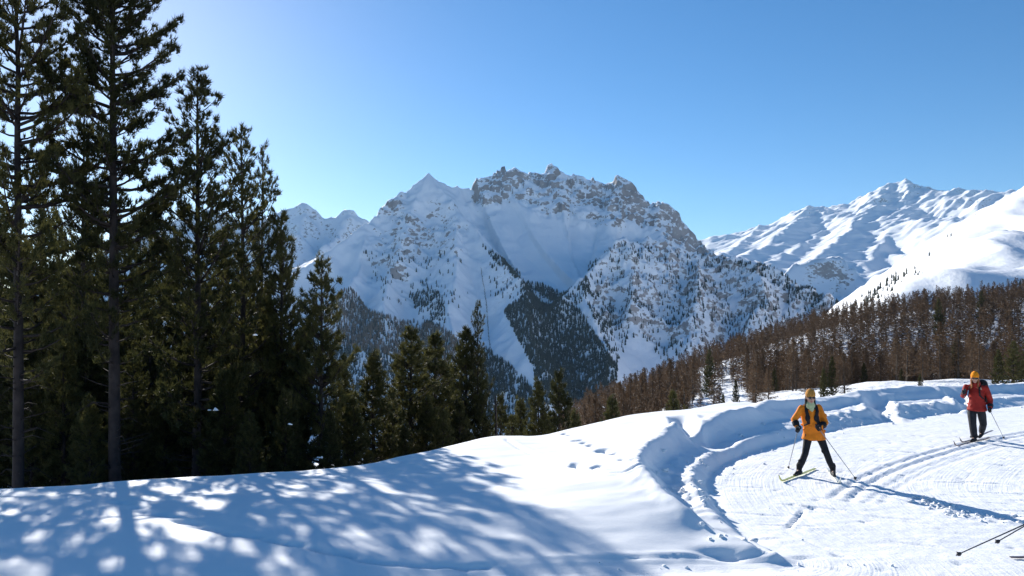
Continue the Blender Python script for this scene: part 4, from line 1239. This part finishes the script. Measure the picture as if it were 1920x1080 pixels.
def on_snow(p): return (p[0], p[1], snow_z(p[0], p[1]) + .005)
ski_thing('lime green ski under the near left foot of the yellow jacket skier', w1((-.345, .03, 0)), d1, 1.75, SKI_GREEN, 'skis of the skiers')
ski_thing('pale ski pointing at the viewer under the yellow jacket skier', w1((.27, -.04, 0)), d2, 1.6, SKI_WHITE, 'skis of the skiers')
pole_thing('grey pole hanging straight from the lowered hand of the yellow jacket skier', w1(J1['haR']), on_snow(w1(J1['poleR'])), POLE_GREY, 'ski poles')
pole_thing('grey pole slanting right from the folded arm of the yellow jacket skier', w1(J1['haL']), on_snow(w1(J1['poleL'])), POLE_GREY, 'ski poles')

# ---- skier in red
O2 = A3(11.24, 18.12, 0); O2[2] = snow_z(O2[0], O2[1])
dr = (-.77, -.64, 0)
J2 = dict(head=(-.045, -.06, 1.56), neck=(.01, -.01, 1.43), shR=(-.14, .14, 1.345), shL=(.18, -.13, 1.335), chest=(.03, .0, 1.20), pelvis=(.06, .03, .90),
          elR=(-.275, .03, 1.12), wrR=(-.34, -.12, 1.19), haR=(-.375, -.18, 1.23), elL=(.305, -.10, 1.03), wrL=(.235, -.20, .86), haL=(.205, -.24, .80),
          hipR=(-.02, .10, .86), hipL=(.11, -.03, .86), knR=(-.06, .0, .46), knL=(.26, .10, .43), anR=(-.02, .0, .12), anL=(.42, .42, .19),
          toeR=dr, toeL=(-.68, -.57, -.35), poleR=(.28, .62, 0), poleL=(1.08, .58, 0))
person('skier in a red jacket and orange hat striding along the ski track', O2, J2, dr, (-.5, -.86, -.12),
       dict(jacket=RED, collar=RED, trousers=DARKGREY, boots=BLACK, gloves=BLACK, hat='beanie', hatmat=ORANGE, hair=HAIR2, hairlen=.16, front_hair=True, hem=-.13, bulk=.92, leg=1.08, group='skiers on the piste'))
def w2(p): return O2 + A3(*p)
ski_thing('dark ski in the track under the front foot of the red jacket skier', w2((-.02, .0, 0)), dr, 2.3, SKI_DARK, 'skis of the skiers', 0, .56)
ski_thing('dark ski trailing under the raised back foot of the red jacket skier', w2((.37, .45, 0)), dr, 2.2, SKI_DARK, 'skis of the skiers', .10, .56)
pole_thing('thin grey pole below the raised hand of the red jacket skier', w2(J2['haR']), on_snow(w2(J2['poleR'])), POLE_GREY, 'ski poles')
pole_thing('grey pole slanting back from the lowered hand of the red jacket skier', w2(J2['haL']), on_snow(w2(J2['poleL'])), POLE_GREY, 'ski poles')
g = Geo(); f2 = nrm(dr); l2 = nrm(np.cross(f2, (0, 0, 1))); c = A3(.05, .0, 1.20) - f2 * .24
for a in (-1, 1):
    g.tube([c + l2 * .085 * a - (0, 0, .20), c + l2 * .095 * a, c + l2 * .08 * a + (0, 0, .22)], [(.075, .095), (.085, .105), (.07, .085)], 12, flat=f2)
g.ball(c + (0, 0, .26), (.13, .11, .06), 12, 7, np.stack([l2, f2, A3(0, 0, 1)], 1))
g.ball(c - f2 * .09 - (0, 0, .05), (.11, .05, .12), 12, 7, np.stack([l2, f2, A3(0, 0, 1)], 1))
bp_ = link('backpack', solid('backpack', g, BLACK, .012, 2), None, O2); tag(bp_, 'black backpack worn by the red jacket skier', 'backpack')
for a in (-1, 1):
    g = Geo(); t0 = (A3(*J2['shL']) + A3(*J2['shR'])) / 2 + l2 * .11 * a
    g.tube([c + l2 * .09 * a + (0, 0, .2), t0 + (0, 0, .07), t0 + f2 * .11 - (0, 0, .02), A3(*J2['chest']) + l2 * .12 * a + f2 * .14 - (0, 0, .05), A3(*J2['chest']) + l2 * .18 * a + f2 * .03 - (0, 0, .15)], [(.02, .009)] * 5, 8, flat=f2)
    link('shoulder_strap', g.mesh('shoulder_strap', BLACK), bp_)

# ---- skier just leaving the view at the right: only pole tips and a ski tail show
O3 = A3(7.05, 8.8, 0); O3[2] = snow_z(7.05, 8.8)
h1 = A3(6.40, 8.50, .80); h2 = A3(6.90, 8.95, .84)
t1 = A3(*px3(1793, 1041, 8.5)); t2 = A3(*px3(1866, 1018, 8.9))
J3 = {k: tuple(A3(*v) - O3) if k[:3] != 'toe' else v for k, v in dict(head=(7.42, 8.78, 1.42), neck=(7.27, 8.78, 1.32), shR=(7.12, 8.60, 1.24), shL=(7.12, 8.96, 1.24), chest=(7.02, 8.78, 1.10), pelvis=(6.78, 8.78, .84),
     elR=(6.78, 8.50, 1.06), wrR=(6.50, 8.50, .87), haR=tuple(h1), elL=(7.05, 9.02, .99), wrL=(6.97, 8.98, .90), haL=tuple(h2), hipR=(6.78, 8.69, .82), hipL=(6.78, 8.87, .82), knR=(7.02, 8.66, .48), knL=(7.06, 8.96, .47),
     anR=(6.90, 8.64, .12), anL=(6.92, 9.0, .12), toeR=(1, 0, 0), toeL=(1, 0, 0), poleR=tuple(t1), poleL=tuple(t2)).items()}
person('skier in blue just beyond the right edge, poles trailing into view', O3, J3, (1, 0, .0), (1, 0, -.05),
       dict(jacket=BLUE, collar=BLACK, trousers=BLACK, boots=BLACK, gloves=BLACK, hat='beanie', hatmat=BLACK, hair=HAIR, hairlen=.08, hem=-.10, bulk=.98, group='skiers on the piste'))
ski_thing('dark ski tail poking in at the bottom right corner', (6.92, 9.0, 0), (1, 0, 0), 1.9, SKI_DARK, 'skis of the skiers')
ski_thing('dark near ski of the skier beyond the right edge', (6.95, 8.64, 0), (1, 0, 0), 1.3, SKI_DARK, 'skis of the skiers', 0, .7)
pole_thing('longer dark pole with hooked basket trailing in from the right edge', h1, t1, POLE_BLACK, 'ski poles', .0085)
pole_thing('shorter dark pole end above the other one at the right edge', h2, t2, POLE_BLACK, 'ski poles', .0085)

# ------------------------------------------------------------------ crumbs of snow thrown up by the plough
def snow_crumbs():
    r = np.random.default_rng(77); g = Geo()
    L = np.array(FLOORC)
    def put(x, y, s):
        g2 = Geo(); g2.ball((0, 0, 0), (s, s * r.uniform(.6, 1), s * r.uniform(.45, .8)), 6, 4)
        V = g2.v[0] * (1 + .3 * r.normal(size=(len(g2.v[0]), 1)))
        a = r.uniform(0, 6.28); R = np.array([[math.cos(a), -math.sin(a), 0], [math.sin(a), math.cos(a), 0], [0, 0, 1]])
        g.add(V @ R.T + (x, y, snow_z(x, y) + s * .25), g2.t[0], g2.q[0])
    for _ in range(150):
        i = r.integers(34, len(L) - 6); t = r.random(); p = L[i] * (1 - t) + L[i + 1] * t
        n = np.array([-(L[i + 1] - L[i])[1], (L[i + 1] - L[i])[0]]); n = n / np.linalg.norm(n)
        q = p + n * r.normal(.25, .35)
        if 2 < q[0] < 22: put(q[0], q[1], abs(r.normal(.018, .018)) + .010)
    a = [gnd(*q) for q in ((1735, 938), (1790, 962), (1850, 975), (1915, 974))]
    for _ in range(80):
        i = r.integers(0, 3); t = r.random()
        put(a[i][0] * (1 - t) + a[i + 1][0] * t + r.normal(0, .12), a[i][1] * (1 - t) + a[i + 1][1] * t + r.normal(0, .16), abs(r.normal(.02, .014)) + .008)
    for _ in range(10):
        x = r.uniform(1.0, 4.6); put(x, 8.72 + r.normal(0, .07), abs(r.normal(.014, .012)) + .008)
    tag(link('snow_crumbs', g.mesh('snow_crumbs', CLUMP_SNOW)), 'loose crumbs of snow along the ploughed bank and piste', 'snow', None, 'stuff')
snow_crumbs()

# ------------------------------------------------------------------ thin mountain air
def build_haze():
    g = Geo(); g.box((0, 2500, 800), (18800, 18800, 2560))
    m = bpy.data.materials.new('haze_air'); m.use_nodes = True
    n = m.node_tree.nodes; n.clear()
    v = n.new('ShaderNodeVolumePrincipled'); out = n.new('ShaderNodeOutputMaterial')
    v.inputs['Color'].default_value = (.42, .69, 1.0, 1)
    v.inputs['Density'].default_value = 1.7e-5
    v.inputs['Anisotropy'].default_value = .2
    m.node_tree.links.new(v.outputs[0], out.inputs['Volume'])
    tag(link('haze', g.mesh('haze', m, False)), 'thin blue haze in the mountain air', 'haze', None, 'stuff')
build_haze()
